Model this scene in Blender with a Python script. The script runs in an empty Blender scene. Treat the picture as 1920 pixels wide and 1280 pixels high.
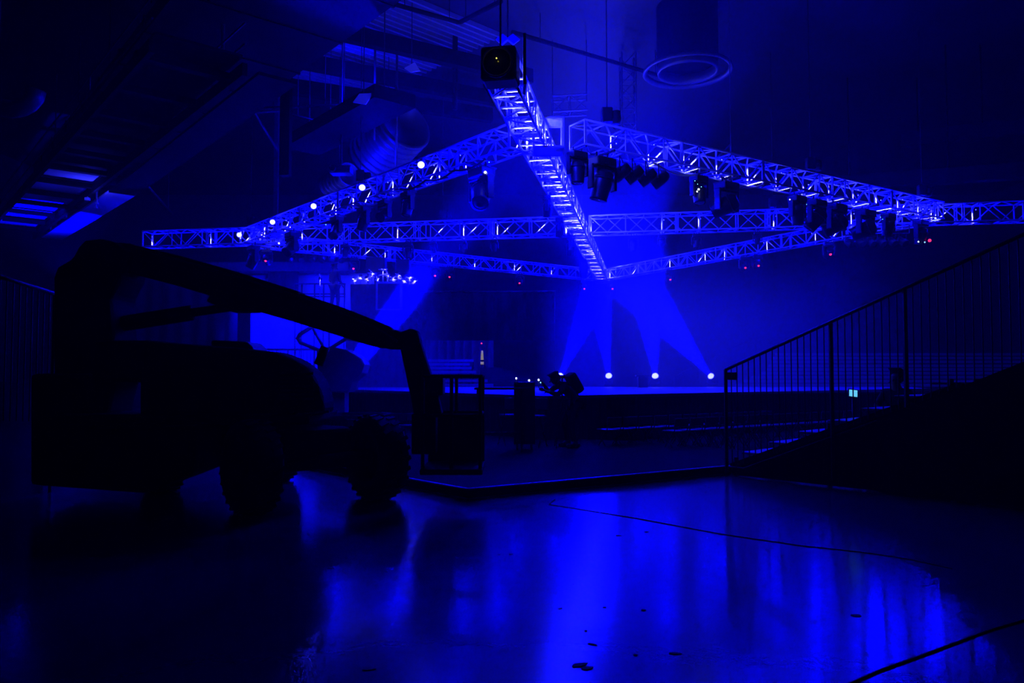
import bpy, bmesh, math, random
from mathutils import Vector, Matrix, Quaternion
random.seed(7)
sc = bpy.context.scene
col = sc.collection
PI = math.pi

# ---------------------------------------------------------------- camera
F_PX = 1425.0
CAM_Z = 1.6
PITCH = math.atan(60 / F_PX)
cam_d = bpy.data.cameras.new('camera')
cam = bpy.data.objects.new('camera', cam_d); col.objects.link(cam)
cam.location = (0, 0, CAM_Z)
cam.rotation_euler = (PI / 2 + PITCH, 0, 0)
cam_d.sensor_width = 36; cam_d.lens = F_PX / 1920 * 36
cam_d.clip_start = 0.05; cam_d.clip_end = 300
sc.camera = cam

# ---------------------------------------------------------------- world, exposure
w = bpy.data.worlds.new('world'); sc.world = w; w.use_nodes = True
bg = w.node_tree.nodes['Background']
bg.inputs[0].default_value = (0.0, 0.0, 1.0, 1); bg.inputs[1].default_value = 0.0
# thin theatrical haze in the whole hall
HAZE = 0.0022
vsn = w.node_tree.nodes.new('ShaderNodeVolumeScatter')
vsn.inputs['Density'].default_value = HAZE; vsn.inputs['Anisotropy'].default_value = .35
w.node_tree.links.new(vsn.outputs[0], w.node_tree.nodes['World Output'].inputs['Volume'])
vs = sc.view_settings
sc.display_settings.display_device = 'sRGB'
vs.view_transform = 'Standard'; vs.look = 'None'; vs.gamma = 1; vs.exposure = 0.0
vs.use_curve_mapping = False
cy = sc.cycles
cy.use_denoising = True
cy.max_bounces = 3; cy.diffuse_bounces = 1; cy.glossy_bounces = 2; cy.transmission_bounces = 2
cy.volume_bounces = 0; cy.transparent_max_bounces = 4
cy.sample_clamp_indirect = 4.0; cy.sample_clamp_direct = 0
cy.use_light_tree = True
cy.volume_step_rate = 2.5; cy.volume_max_steps = 64
cy.use_adaptive_sampling = True; cy.adaptive_threshold = 0.1; cy.adaptive_min_samples = 12
cy.caustics_reflective = False; cy.caustics_refractive = False

BLUE = (0.0042, 0.0045, 1.0)
DEEP = (0.0, 0.0, 1.0)
# light levels, in one place
P_TRUSS = 170.0      # small lamps inside the trusses
P_TRUSS_MID = 520.0  # those along the near-far truss
P_STRIP = 0.85         # added strip lights that burn truss bars white
P_BEAM = 480000.0     # moving lights standing on the stage
P_WASH_FILL = 520.0      # added fill spots under the trusses
P_WALL = 4200.0      # added fill spots on the white drape at the back

# ---------------------------------------------------------------- pixel -> point
def ray(px, py):
    v = Vector(((px - 960) / F_PX, 1.0, -(py - 640) / F_PX))
    return Matrix.Rotation(PITCH, 3, 'X') @ v
def at(px, py, y=None, z=None):
    d = ray(px, py)
    t = y / d.y if y is not None else (z - CAM_Z) / d.z
    return Vector((0, 0, CAM_Z)) + d * t
def flr(px, py, z=0.0):
    return at(px, py, z=z)

# ---------------------------------------------------------------- materials
def mat(name, colour, rough=0.6, metal=0.0, bump=None, spec=0.5, emis=None, estr=0.0, var=0.0, coat=0.0):
    m = bpy.data.materials.new(name); m.use_nodes = True
    nt = m.node_tree; b = nt.nodes['Principled BSDF']
    b.inputs['Base Color'].default_value = (*colour, 1)
    b.inputs['Roughness'].default_value = rough
    b.inputs['Metallic'].default_value = metal
    b.inputs['Specular IOR Level'].default_value = spec
    b.inputs['Coat Weight'].default_value = coat
    if emis:
        b.inputs['Emission Color'].default_value = (*emis, 1)
        b.inputs['Emission Strength'].default_value = estr
    tc = nt.nodes.new('ShaderNodeTexCoord')
    if var:
        n = nt.nodes.new('ShaderNodeTexNoise'); n.inputs['Scale'].default_value = 3.0; n.inputs['Detail'].default_value = 6
        nt.links.new(tc.outputs['Object'], n.inputs['Vector'])
        r = nt.nodes.new('ShaderNodeMapRange')
        r.inputs['From Min'].default_value = .3; r.inputs['From Max'].default_value = .7
        r.inputs['To Min'].default_value = 1 - var; r.inputs['To Max'].default_value = 1 + var
        nt.links.new(n.outputs['Fac'], r.inputs['Value'])
        mx = nt.nodes.new('ShaderNodeVectorMath'); mx.operation = 'SCALE'
        mx.inputs[0].default_value = colour
        nt.links.new(r.outputs[0], mx.inputs['Scale'])
        nt.links.new(mx.outputs[0], b.inputs['Base Color'])
    if bump:
        sc_, st_ = bump
        n2 = nt.nodes.new('ShaderNodeTexNoise'); n2.inputs['Scale'].default_value = sc_; n2.inputs['Detail'].default_value = 4
        nt.links.new(tc.outputs['Object'], n2.inputs['Vector'])
        bp = nt.nodes.new('ShaderNodeBump'); bp.inputs['Strength'].default_value = st_
        nt.links.new(n2.outputs['Fac'], bp.inputs['Height'])
        nt.links.new(bp.outputs[0], b.inputs['Normal'])
    return m

M = {}
M['alu'] = mat('aluminium_tube', (.62, .62, .64), .42, .35, bump=(60, .05))
M['steel'] = mat('dull_steel', (.30, .30, .31), .5, .5, var=.15)
M['black_metal'] = mat('black_powder_coat', (.012, .012, .013), .45, 0, var=.2)
M['black_plastic'] = mat('black_plastic', (.018, .018, .02), .4, 0, bump=(80, .05))
M['machine'] = mat('dark_machine_paint', (.008, .008, .009), .8, 0, var=.2, spec=.1)
M['rubber'] = mat('tyre_rubber', (.012, .012, .012), .85, 0, bump=(30, .4))
M['drape'] = mat('black_drape', (.008, .008, .009), .95, 0, bump=(12, .2))
M['grey_drape'] = mat('grey_drape', (.02, .02, .022), .9, 0, bump=(8, .2))
M['white_drape'] = mat('white_drape', (.75, .75, .76), .9, 0, bump=(4, .1))
M['mid_drape'] = mat('pale_grey_drape', (.13, .13, .14), .9, 0, bump=(8, .2))
M['deck'] = mat('stage_deck_vinyl', (.55, .55, .57), .55, 0, var=.08)
M['plywood'] = mat('black_plywood', (.010, .010, .011), .9, 0, var=.3, bump=(20, .2), spec=.08)
M['seat'] = mat('seat_plastic', (.10, .10, .11), .35, 0)
M['wall'] = mat('painted_hall_wall', (.03, .03, .032), .85, 0, var=.15, bump=(6, .1))
M['dark_wall'] = mat('dark_hall_wall', (.012, .012, .013), .9, 0, var=.2)
M['ceil'] = mat('painted_roof_deck', (.010, .010, .011), .6, .0, var=.25)
M['roofsteel'] = mat('painted_roof_steel', (.006, .006, .0065), .7, 0, var=.2, spec=.08)
M['duct'] = mat('galvanised_duct', (.11, .11, .12), .45, .5, var=.15)
M['skin'] = mat('skin', (.35, .22, .17), .6)
M['cloth'] = mat('dark_cloth', (.02, .02, .025), .9, bump=(40, .2))
M['hair'] = mat('dark_hair', (.01, .008, .006), .7)
M['lens'] = mat('lamp_lens_lit', (.3, .3, .4), .2, 0, emis=(.014, .015, 1), estr=90)
M['beam_lens'] = mat('beam_lens_lit', (.5, .5, .6), .2, 0, emis=(.014, .015, 1), estr=110)
M['dead_lens'] = mat('lamp_lens_unlit', (.04, .04, .06), .08, 0, spec=.9)
M['red_led'] = mat('red_indicator', (.4, .02, .05), .3, 0, emis=(1, .03, .16), estr=1.3)
M['white_led'] = mat('white_indicator', (.6, .6, .6), .3, 0, emis=(.85, .95, 1), estr=6)
M['cyan_led'] = mat('cyan_indicator', (.2, .5, .6), .3, 0, emis=(.2, .8, 1), estr=2.5)
M['amber_led'] = mat('yellow_indicator', (.6, .6, .1), .3, 0, emis=(1, .85, .1), estr=3)
M['yellow_lit'] = mat('yellow_lit_panel', (.35, .3, .12), .6, 0, emis=(.42, .36, .14), estr=.5)
M['screen'] = mat('cyan_screen', (.1, .3, .4), .3, 0, emis=(.12, .55, .9), estr=1.1)
M['rib'] = mat('painted_roof_rib', (.3, .3, .31), .5, .3)
M['chain'] = mat('chain_steel', (.05, .05, .05), .5, .4)
M['tape'] = mat('black_gaffer_tape', (.01, .01, .01), .8)
M['bench'] = mat('bench_plank', (.32, .32, .34), .5, .2)
M['skirt'] = mat('stage_skirt', (.006, .006, .007), .95, 0, bump=(14, .3))

# polished concrete floor with scuffs and pour marks
def floor_mat():
    m = bpy.data.materials.new('polished_concrete'); m.use_nodes = True
    nt = m.node_tree; b = nt.nodes['Principled BSDF']; L = nt.links
    tc = nt.nodes.new('ShaderNodeTexCoord')
    n1 = nt.nodes.new('ShaderNodeTexNoise'); n1.inputs['Scale'].default_value = .45; n1.inputs['Detail'].default_value = 7; n1.inputs['Roughness'].default_value = .6
    n2 = nt.nodes.new('ShaderNodeTexNoise'); n2.inputs['Scale'].default_value = 9; n2.inputs['Detail'].default_value = 5
    for n in (n1, n2): L.new(tc.outputs['Object'], n.inputs['Vector'])
    cr = nt.nodes.new('ShaderNodeValToRGB')
    cr.color_ramp.elements[0].position = .35; cr.color_ramp.elements[0].color = (.075, .075, .08, 1)
    cr.color_ramp.elements[1].position = .7; cr.color_ramp.elements[1].color = (.095, .095, .10, 1)
    L.new(n1.outputs['Fac'], cr.inputs[0]); L.new(cr.outputs[0], b.inputs['Base Color'])
    r = nt.nodes.new('ShaderNodeMapRange'); r.inputs['From Min'].default_value = .3; r.inputs['From Max'].default_value = .7
    r.inputs['To Min'].default_value = .17; r.inputs['To Max'].default_value = .20
    L.new(n1.outputs['Fac'], r.inputs['Value']); L.new(r.outputs[0], b.inputs['Roughness'])
    bp = nt.nodes.new('ShaderNodeBump'); bp.inputs['Strength'].default_value = .04; bp.inputs['Distance'].default_value = .02
    L.new(n2.outputs['Fac'], bp.inputs['Height']); L.new(bp.outputs[0], b.inputs['Normal'])
    b.inputs['Specular IOR Level'].default_value = .75
    return m
M['floor'] = floor_mat()

# ---------------------------------------------------------------- mesh builder
def origin_of(p):
    o = Vector((0, 0, 0))
    while p is not None:
        o += p.location; p = p.parent
    return o

class MB:
    def __init__(self): self.v = []; self.f = []; self.s = []
    def add(self, vs_, fs_, smooth=False):
        k = len(self.v); self.v += [Vector(x) for x in vs_]
        for f in fs_: self.f.append([i + k for i in f]); self.s.append(smooth)
        return self
    def box(self, c, size, rz=0.0, mtx=None):
        c = Vector(c); hx, hy, hz = (s / 2 for s in size)
        vs_ = [Vector((x, y, z)) for x in (-hx, hx) for y in (-hy, hy) for z in (-hz, hz)]
        R_ = mtx if mtx else Matrix.Rotation(rz, 3, 'Z')
        vs_ = [R_ @ v + c for v in vs_]
        return self.add(vs_, [(0, 1, 3, 2), (4, 6, 7, 5), (0, 4, 5, 1), (2, 3, 7, 6), (0, 2, 6, 4), (1, 5, 7, 3)])
    def bevbox(self, c, size, b=.02, rz=0.0, mtx=None):
        bm = bmesh.new(); bmesh.ops.create_cube(bm, size=1)
        bmesh.ops.scale(bm, vec=size, verts=bm.verts)
        bmesh.ops.bevel(bm, geom=bm.edges[:], offset=b, segments=2, affect='EDGES', profile=.5)
        R_ = mtx if mtx else Matrix.Rotation(rz, 3, 'Z')
        bm.verts.ensure_lookup_table(); bm.verts.index_update()
        self.add([R_ @ v.co + Vector(c) for v in bm.verts], [[v.index for v in f.verts] for f in bm.faces])
        bm.free(); return self
    def bar(self, p0, p1, w_, h_=None, up=(0, 0, 1)):
        p0 = Vector(p0); p1 = Vector(p1); h_ = h_ or w_
        t = (p1 - p0).normalized(); up = Vector(up)
        if abs(t.dot(up)) > .98: up = Vector((1, 0, 0))
        s = t.cross(up).normalized(); n = s.cross(t)
        vs_ = []
        for p in (p0, p1):
            for a, b in ((-1, -1), (1, -1), (1, 1), (-1, 1)):
                vs_.append(p + s * a * w_ / 2 + n * b * h_ / 2)
        return self.add(vs_, [(0, 1, 2, 3), (7, 6, 5, 4), (0, 4, 5, 1), (1, 5, 6, 2), (2, 6, 7, 3), (3, 7, 4, 0)])
    def tube(self, pts, r, n=8, r1=None, cap=True):
        pts = [Vector(p) for p in pts]; k = len(pts)
        rings = []
        prev = None
        for i, p in enumerate(pts):
            a = pts[max(i - 1, 0)]; b = pts[min(i + 1, k - 1)]
            t = (b - a).normalized()
            up = Vector((0, 0, 1)) if abs(t.z) < .95 else Vector((1, 0, 0))
            s = t.cross(up).normalized() if prev is None else (prev - t * prev.dot(t)).normalized()
            prev = s
            q = t.cross(s)
            rr = r if r1 is None else r + (r1 - r) * i / (k - 1)
            rings.append([p + (s * math.cos(2 * PI * j / n) + q * math.sin(2 * PI * j / n)) * rr for j in range(n)])
        vs_ = [v for rg in rings for v in rg]
        fs_ = []
        for i in range(k - 1):
            for j in range(n):
                fs_.append((i * n + j, i * n + (j + 1) % n, (i + 1) * n + (j + 1) % n, (i + 1) * n + j))
        if cap:
            fs_.append(tuple(reversed(range(n)))); fs_.append(tuple((k - 1) * n + j for j in range(n)))
        return self.add(vs_, fs_, n > 6)
    def lathe(self, prof, c=(0, 0, 0), n=24, axis=(0, 0, 1), closed=False):
        # prof: (radius, height along the axis)
        c = Vector(c); ax = Vector(axis).normalized()
        up = Vector((0, 0, 1)) if abs(ax.z) < .9 else Vector((1, 0, 0))
        s = ax.cross(up).normalized(); q = ax.cross(s)
        vs_ = []
        for r, h in prof:
            for j in range(n):
                a = 2 * PI * j / n
                vs_.append(c + ax * h + (s * math.cos(a) + q * math.sin(a)) * r)
        k = len(prof); fs_ = []
        for i in range(k if closed else k - 1):
            for j in range(n):
                fs_.append((i * n + j, i * n + (j + 1) % n, ((i + 1) % k) * n + (j + 1) % n, ((i + 1) % k) * n + j))
        return self.add(vs_, fs_, True)
    def prism(self, poly, d0, d1, frame='xz'):
        # poly of 2D points, extruded along the third axis
        def mk(a, b, d): return (a, d, b) if frame == 'xz' else ((a, b, d) if frame == 'xy' else (d, a, b))
        n = len(poly)
        vs_ = [mk(a, b, d0) for a, b in poly] + [mk(a, b, d1) for a, b in poly]
        fs_ = [tuple(range(n)), tuple(reversed(range(n, 2 * n)))]
        for j in range(n): fs_.append((j, n + j, n + (j + 1) % n, (j + 1) % n))
        return self.add(vs_, fs_)
    def sphere(self, c, r, n=12, sc3=(1, 1, 1)):
        prof = []
        k = max(4, n // 2)
        vs_ = []; fs_ = []
        for i in range(k + 1):
            th = PI * i / k
            for j in range(n):
                a = 2 * PI * j / n
                vs_.append(Vector(c) + Vector((r * sc3[0] * math.sin(th) * math.cos(a), r * sc3[1] * math.sin(th) * math.sin(a), r * sc3[2] * math.cos(th))))
        for i in range(k):
            for j in range(n):
                fs_.append((i * n + j, (i + 1) * n + j, (i + 1) * n + (j + 1) % n, i * n + (j + 1) % n))
        return self.add(vs_, fs_, True)
    def build(self, name, m, parent=None, own=False):
        me = bpy.data.meshes.new(name)
        if parent is not None: o0 = origin_of(parent)
        elif own:
            xs = [v.x for v in self.v]; ys = [v.y for v in self.v]; zs = [v.z for v in self.v]
            o0 = Vector(((min(xs) + max(xs)) / 2, (min(ys) + max(ys)) / 2, min(zs)))
        else: o0 = Vector((0, 0, 0))
        me.from_pydata([v - o0 for v in self.v], [], self.f)
        me.polygons.foreach_set('use_smooth', self.s)
        bm = bmesh.new(); bm.from_mesh(me); bmesh.ops.recalc_face_normals(bm, faces=bm.faces); bm.to_mesh(me); bm.free()
        me.update()
        me.materials.append(m)
        o = bpy.data.objects.new(name, me); col.objects.link(o)
        if parent is not None: o.parent = parent
        elif own: o.location = o0
        return o

def tag(o, label=None, cat=None, group=None, kind=None):
    if label: o['label'] = label
    if cat: o['category'] = cat
    if group: o['group'] = group
    if kind: o['kind'] = kind
    return o
def thing(name, label, cat, loc=(0, 0, 0), rz=0.0, group=None):
    o = bpy.data.objects.new(name, None); col.objects.link(o)
    o.location = loc; o.rotation_euler = (0, 0, rz); o.empty_display_size = .2
    return tag(o, label, cat, group)
def struct(mb, name, m):
    return tag(mb.build(name, m), kind='structure')
def solo(mb, name, m, label, cat, group=None, kind=None):
    return tag(mb.build(name, m, own=True), label, cat, group, kind)
def kids(o): return [c for c in bpy.data.objects if c.parent == o]
KID = {}
def copy_tree(o, parent=None, rec=None):
    c = o.copy(); col.objects.link(c); c.parent = parent
    for ch in (KID[o.name] if o.name in KID else KID.setdefault(o.name, kids(o))):
        copy_tree(ch, c)
    return c
def child(c, name):
    for ch in c.children:
        if ch.name.split('.')[0] == name: return ch
def light(name, kind, loc, power, colour, parent=None, **kw):
    d = bpy.data.lights.new(name, kind); d.energy = power; d.color = colour
    for k, v in kw.items(): setattr(d, k, v)
    o = bpy.data.objects.new(name, d); col.objects.link(o); o.location = loc
    if parent is not None: o.parent = parent
    return o
def aim(o, direction):
    o.rotation_euler = Vector(direction).to_track_quat('-Z', 'Y').to_euler()
ORD = ['first', 'second', 'third', 'fourth', 'fifth', 'sixth', 'seventh', 'eighth', 'ninth', 'tenth', 'eleventh', 'twelfth', 'thirteenth',
       'fourteenth', 'fifteenth', 'sixteenth', 'seventeenth', 'eighteenth', 'nineteenth', 'twentieth', 'twenty-first', 'twenty-second',
       'twenty-third', 'twenty-fourth', 'twenty-fifth', 'twenty-sixth', 'twenty-seventh', 'twenty-eighth', 'twenty-ninth', 'thirtieth',
       'thirty-first', 'thirty-second', 'thirty-third', 'thirty-fourth', 'thirty-fifth', 'thirty-sixth', 'thirty-seventh', 'thirty-eighth', 'thirty-ninth', 'fortieth']

# ---------------------------------------------------------------- the rig's plan
ZR = 7.1                                   # height of the truss axes
N_ = at(1022, 240, z=ZR); L_ = at(456, 448, z=ZR); R_c = at(1765, 399, z=ZR); F_ = at(1129, 517, z=ZR)
HEAD_END = at(937, 128, z=ZR)              # near end of the near-far truss
T4_L = at(276, 450, z=ZR); T4_R = at(1990, 395, z=ZR)
U = (R_c - N_).normalized(); V = (L_ - N_).normalized()
ROOM = dict(x0=-27.0, x1=31.0, y0=-7.0, y1=49.0, h=13.2)

# ================================================================ SETTING
R0 = ROOM
struct(MB().box(((R0['x0'] + R0['x1']) / 2, (R0['y0'] + R0['y1']) / 2, -.1), (R0['x1'] - R0['x0'], R0['y1'] - R0['y0'], .2)), 'floor', M['floor'])
# corrugated roof deck: ribs run along V
mb = MB()
cx, cy_ = (R0['x0'] + R0['x1']) / 2, (R0['y0'] + R0['y1']) / 2
mb.box((cx, cy_, R0['h'] + .1), (R0['x1'] - R0['x0'], R0['y1'] - R0['y0'], .2))
struct(mb, 'ceiling', M['ceil'])
struct(MB().box((cx, R0['y1'] + .1, R0['h'] / 2), (R0['x1'] - R0['x0'], .2, R0['h'])), 'wall_back', M['wall'])
struct(MB().box((cx, R0['y0'] - .1, R0['h'] / 2), (R0['x1'] - R0['x0'], .2, R0['h'])), 'wall_front', M['dark_wall'])
struct(MB().box((R0['x0'] - .1, cy_, R0['h'] / 2), (.2, R0['y1'] - R0['y0'], R0['h'])), 'wall_left', M['dark_wall'])
struct(MB().box((R0['x1'] + .1, cy_, R0['h'] / 2), (.2, R0['y1'] - R0['y0'], R0['h'])), 'wall_right', M['dark_wall'])

# ================================================================ TRUSSES
def truss(name, label, A, B, s=.56, panel=.62, pairs=True):
    A = Vector(A); B = Vector(B); t = (B - A).normalized(); n = Vector((-t.y, t.x, 0)).normalized(); z = Vector((0, 0, 1))
    Ln = (B - A).length
    root = thing(name, label, 'truss', A, 0, 'aluminium box trusses of the lighting rig')
    h = s / 2
    cor = [n * a * h + z * b * h for a, b in ((1, 1), (-1, 1), (-1, -1), (1, -1))]
    for c in cor:
        MB().tube([A + c, B + c], .029, 8).build('chord', M['alu'], root)
    k = max(2, round(Ln / panel)); st = Ln / k
    for fi in range(4):
        c0, c1 = cor[fi], cor[(fi + 1) % 4]
        m = MB()
        for i in range(k + 1):
            p = A + t * (st * i)
            if i % 2 == 0 or fi in (0, 2): m.tube([p + c0, p + c1], .022, 6, cap=False)
            if i < k:
                q = A + t * (st * (i + 1))
                if i % 2 == 0: m.tube([p + c0, q + c1], .021, 6, cap=False)
                else: m.tube([p + c1, q + c0], .021, 6, cap=False)
        m.build('lattice_panel', M['alu'], root)
    # end frames where the sections bolt together
    ns = max(1, round(Ln / 3.0))
    for i in range(ns + 1):
        p = A + t * min(Ln, Ln / ns * i)
        m = MB()
        for dz in (-.035, .035):
            if (i == 0 and dz < 0) or (i == ns and dz > 0): continue
            pp = p + t * dz
            for j in range(4): m.bar(pp + cor[j], pp + cor[(j + 1) % 4], .03, .03)
        m.build('section_frame', M['alu'], root)
    return root, A, B, t, n, Ln

def corner_block(p, label):
    root = thing('corner_block', label, 'corner block', p, 0, 'corner blocks of the square rig')
    m = MB(); h = .34
    c = [Vector((a * h, b * h, d * h)) for a in (-1, 1) for b in (-1, 1) for d in (-1, 1)]
    for i in range(8):
        for j in range(i + 1, 8):
            if (c[i] - c[j]).length < 2 * h + .01: m.tube([p + c[i], p + c[j]], .027, 6)
    m.build('cube_frame', M['alu'], root)
    for s in (-1, 1):
        MB().box(p + Vector((0, 0, s * h)), (2 * h, 2 * h, .02)).build('cover_plate', M['alu'], root)
    return root

gap = .36
TR = {}
TR['main'] = truss('lighting_truss', 'brightly lit aluminium box truss running away over the middle of the stage, near end darkest', HEAD_END, F_ - (F_ - HEAD_END).normalized() * gap)
TR['nl'] = truss('lighting_truss', 'lit box truss from the near corner down to the left, with five round lamps', N_ + V * (gap + .55), L_ - V * gap)
TR['nr'] = truss('lighting_truss', 'lit aluminium box truss on the near right side of the square rig', N_ + U * (gap + .55), R_c - U * gap)
dLF = (F_ - L_).normalized(); dRF = (F_ - R_c).normalized()
TR['lf'] = truss('lighting_truss', 'far left truss of the square rig, from the balcony to the far corner', L_ + dLF * gap, F_ - dLF * gap)
TR['rf'] = truss('lighting_truss', 'far right side truss of the square rig, behind the row of par lamps', R_c + dRF * gap, F_ - dRF * gap)
CR = T4_L + (T4_R - T4_L) * 0
# crossing point of the two diagonals
def cross2(p, r, q, s):
    d = r.x * s.y - r.y * s.x
    k = ((q.x - p.x) * s.y - (q.y - p.y) * s.x) / d
    return p + r * k
CR = cross2(HEAD_END, F_ - HEAD_END, T4_L, T4_R - T4_L)
dc = (T4_R - T4_L).normalized()
ZC = Vector((0, 0, 0))
TR['cl'] = truss('lighting_truss', 'nearly level cross truss from the far left end to the central crossing', T4_L + ZC, CR - dc * .45 + ZC, s=.64, panel=.66)
TR['cr'] = truss('lighting_truss', 'nearly level cross truss from the central crossing out past the right corner', CR + dc * .45 + ZC, T4_R + ZC, s=.64, panel=.66)
corner_block(N_ + (U + V).normalized() * .62, 'aluminium corner block just behind the bright truss at the near corner of the rig')
corner_block(F_, 'aluminium corner block at the far corner of the rig above the stage beams')

# lamps inside the trusses -------------------------------------------------
def lamp_template():
    root = thing('truss_lamp', 'x', 'lamp', (0, 0, 0), 0, 'small blue lamps inside the trusses')
    MB().lathe([(.001, -.07), (.045, -.07), (.05, -.05), (.055, .04), (.06, .05)], n=12, axis=(0, -1, 0)).build('lamp_body', M['black_metal'], root)
    MB().lathe([(.0005, .078), (.03, .073), (.055, .05)], n=12, axis=(0, -1, 0)).build('lens', M['lens'], root)
    MB().tube([(-.065, 0, 0), (-.065, 0, .1), (.065, 0, .1), (.065, 0, 0)], .008, 6).build('bracket', M['black_metal'], root)
    return root
lamp0 = lamp_template(); first = [True]
WHERE = {'main': ('bright middle truss', 'near end'), 'nl': ('truss sloping down left', 'near corner'), 'nr': ('near right truss', 'near corner'),
         'lf': ('far left truss', 'left corner'), 'rf': ('far right truss', 'right corner'), 'cl': ('left half of the cross truss', 'far left end'), 'cr': ('right half of the cross truss', 'crossing')}
NL = {}
def strip(c, along, face, length, power):
    l = light('bar_burn_strip', 'AREA', c, power * length / .3, (.6, .65, 1), shape='RECTANGLE', size=length, size_y=.008)  # one-sided area light added to whiten a single bar
    zax = -Vector(face).normalized(); xax = Vector(along).normalized(); yax = zax.cross(xax)
    l.rotation_euler = Matrix((xax, yax, zax)).transposed().to_euler()
def geo(key):
    root, A, B, t, n, Ln = TR[key]; big = key in ('cl', 'cr'); h = .32 if big else .28
    k = max(2, round(Ln / (.66 if big else .62)))
    away = n if n.dot(Vector((0, 1, 0))) > 0 else -n
    if key == 'main': away = -n
    return A, t, n, Ln, h, Ln / k, away
def node(d, st, Ln): return min(max(st * 2 * round(d / st / 2), 0), Ln)
def upright(key, d, power):
    A, t, n, Ln, h, st, away = geo(key)
    c = A + t * node(d, st, Ln) + away * (h - .042)
    strip(c + Vector((0, 0, random.uniform(-.1, .1))), (0, 0, 1), away, random.uniform(.14, .42), power)
def rung(key, d, fi, power):
    A, t, n, Ln, h, st, away = geo(key)
    zz = h - .042 if fi == 0 else -h - .042
    c = A + t * min(st * round(d / st), Ln) + Vector((0, 0, zz))
    strip(c, n, (0, 0, 1), random.uniform(.25, .5), power)
def diagonal(key, d, power):
    A, t, n, Ln, h, st, away = geo(key)
    i = round(node(d, st, Ln) / st)
    if (i + 1) * st > Ln + .01: i -= 2
    # the lattice of this face runs between its two corners; both directions meet at the chords
    fi = 1 if away.dot(n) < 0 else 3
    cor = [n * a * h + Vector((0, 0, b * h)) for a, b in ((1, 1), (-1, 1), (-1, -1), (1, -1))]
    c0, c1 = cor[fi], cor[(fi + 1) % 4]
    p = A + t * (i * st) + c0; q = A + t * ((i + 1) * st) + c1
    c = p.lerp(q, random.uniform(.4, .6)) - away * .042
    strip(c, q - p, away, random.uniform(.2, .4), power)
def truss_lamp(key, d, power, size=.5, near=False, colour=BLUE, jit=0.0):
    root, A, B, t, n, Ln = TR[key]
    big = key in ('cl', 'cr'); h = .32 if big else .28
    k = max(2, round(Ln / (.66 if big else .62))); st = Ln / k
    if not near: d = st * 2 * round(d / st / 2)            # beside an upright of the lattice
    d = min(max(d, .05), Ln - .05)
    away = n if n.dot(Vector((0, 1, 0))) > 0 else -n        # the face farther from the hall floor side
    if key == 'main': away = -n
    if near: p = A + t * d - away * (h + .12)
    else: p = A + t * (d + .06) + away * (h - .12)
    p = p + Vector((0, 0, .02 + jit))
    if first[0]: o = lamp0; first[0] = False
    else: o = copy_tree(lamp0)
    o.scale = (size,) * 3
    to = Vector((0, 0, CAM_Z)) - p
    o.rotation_euler = (0, 0, math.atan2(to.x, -to.y) * .9)
    o.location = p if near else p + Vector((0, 0, .14)) - away * .03
    k_ = 1.0 if near else .35
    child(o, 'lens').scale = (k_, 1.0, k_)
    NL[key] = NL.get(key, 0) + 1
    o['label'] = f'{ORD[NL[key] - 1]} blue lamp from the {WHERE[key][1]} in the {WHERE[key][0]}'
    q = p + Vector((0, -.12, 0)) if near else p
    light('lamp_glow', 'POINT', q, power, DEEP, shadow_soft_size=.03)
    # added strip lights, not lamp parts, each burning one lattice bar out to white
    if key == 'main':
        for j in range(2):
            rung(key, d + j * .45, 0, P_STRIP * random.uniform(1.2, 3.0)); 
        upright(key, d, P_STRIP * random.uniform(1.0, 2.6)); rung(key, d + .3, 2, P_STRIP * random.uniform(.5, 2.0))
        if random.random() < .6: diagonal(key, d, P_STRIP * 1.6)
    elif key == 'nr':
        upright(key, d, P_STRIP); rung(key, d + st * 2, 2, P_STRIP * .9)
        if random.random() < .5: diagonal(key, d, P_STRIP * .8)
    elif not near:
        upright(key, d, P_STRIP)
        if random.random() < (.9 if key == 'nl' else .35): diagonal(key, d + (st * 2 if random.random() < .5 else 0), P_STRIP * .8)
    else:
        diagonal(key, d, P_STRIP)
    return o
WHERE = {'main': ('bright middle truss', 'near end'), 'nl': ('round-lamp truss', 'near corner'), 'nr': ('near right truss', 'near corner'),
         'lf': ('far left truss', 'left corner'), 'rf': ('far right truss', 'right corner'), 'cl': ('left half cross truss', 'far left end'), 'cr': ('right half cross truss', 'crossing')}
lm = TR['main'][5]
k = 34
for i in range(k):
    truss_lamp('main', .4 + (lm - .8) * i / (k - 1), P_TRUSS_MID * random.uniform(.35, 1.0), .4, jit=random.choice((.13, .13, .0, -.1)))
for px_ in (812, 699, 606, 528, 464):
    root, A, B, t, n, Ln = TR['nl']
    best = min((abs((960 + F_PX * (A + t * d_).x / (A + t * d_).y) - px_), d_) for d_ in [Ln * j / 400 for j in range(401)])[1]
    truss_lamp('nl', best, P_TRUSS * .8, 1.7, near=True)
for i in range(9):
    truss_lamp('nl', .4 + 1.9 * i, P_TRUSS * .5)
for i in range(14):
    truss_lamp('nr', .7 + (TR['nr'][5] - 1.1) * i / 13, P_TRUSS * (.35 + .05 * i), jit=-.12 if i % 2 else .05)
for i in range(8):
    truss_lamp('lf', .6 + (TR['lf'][5] - 1.2) * i / 7, P_TRUSS * .6)
for i in range(9):
    truss_lamp('rf', .6 + (TR['rf'][5] - 1.2) * i / 8, P_TRUSS * .8)
for i in range(9):
    truss_lamp('cl', .35 + (TR['cl'][5] - .8) * i / 8, P_TRUSS * .6)
for i in range(9):
    truss_lamp('cr', .5 + (TR['cr'][5] - .9) * i / 8, P_TRUSS * .6)

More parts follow.
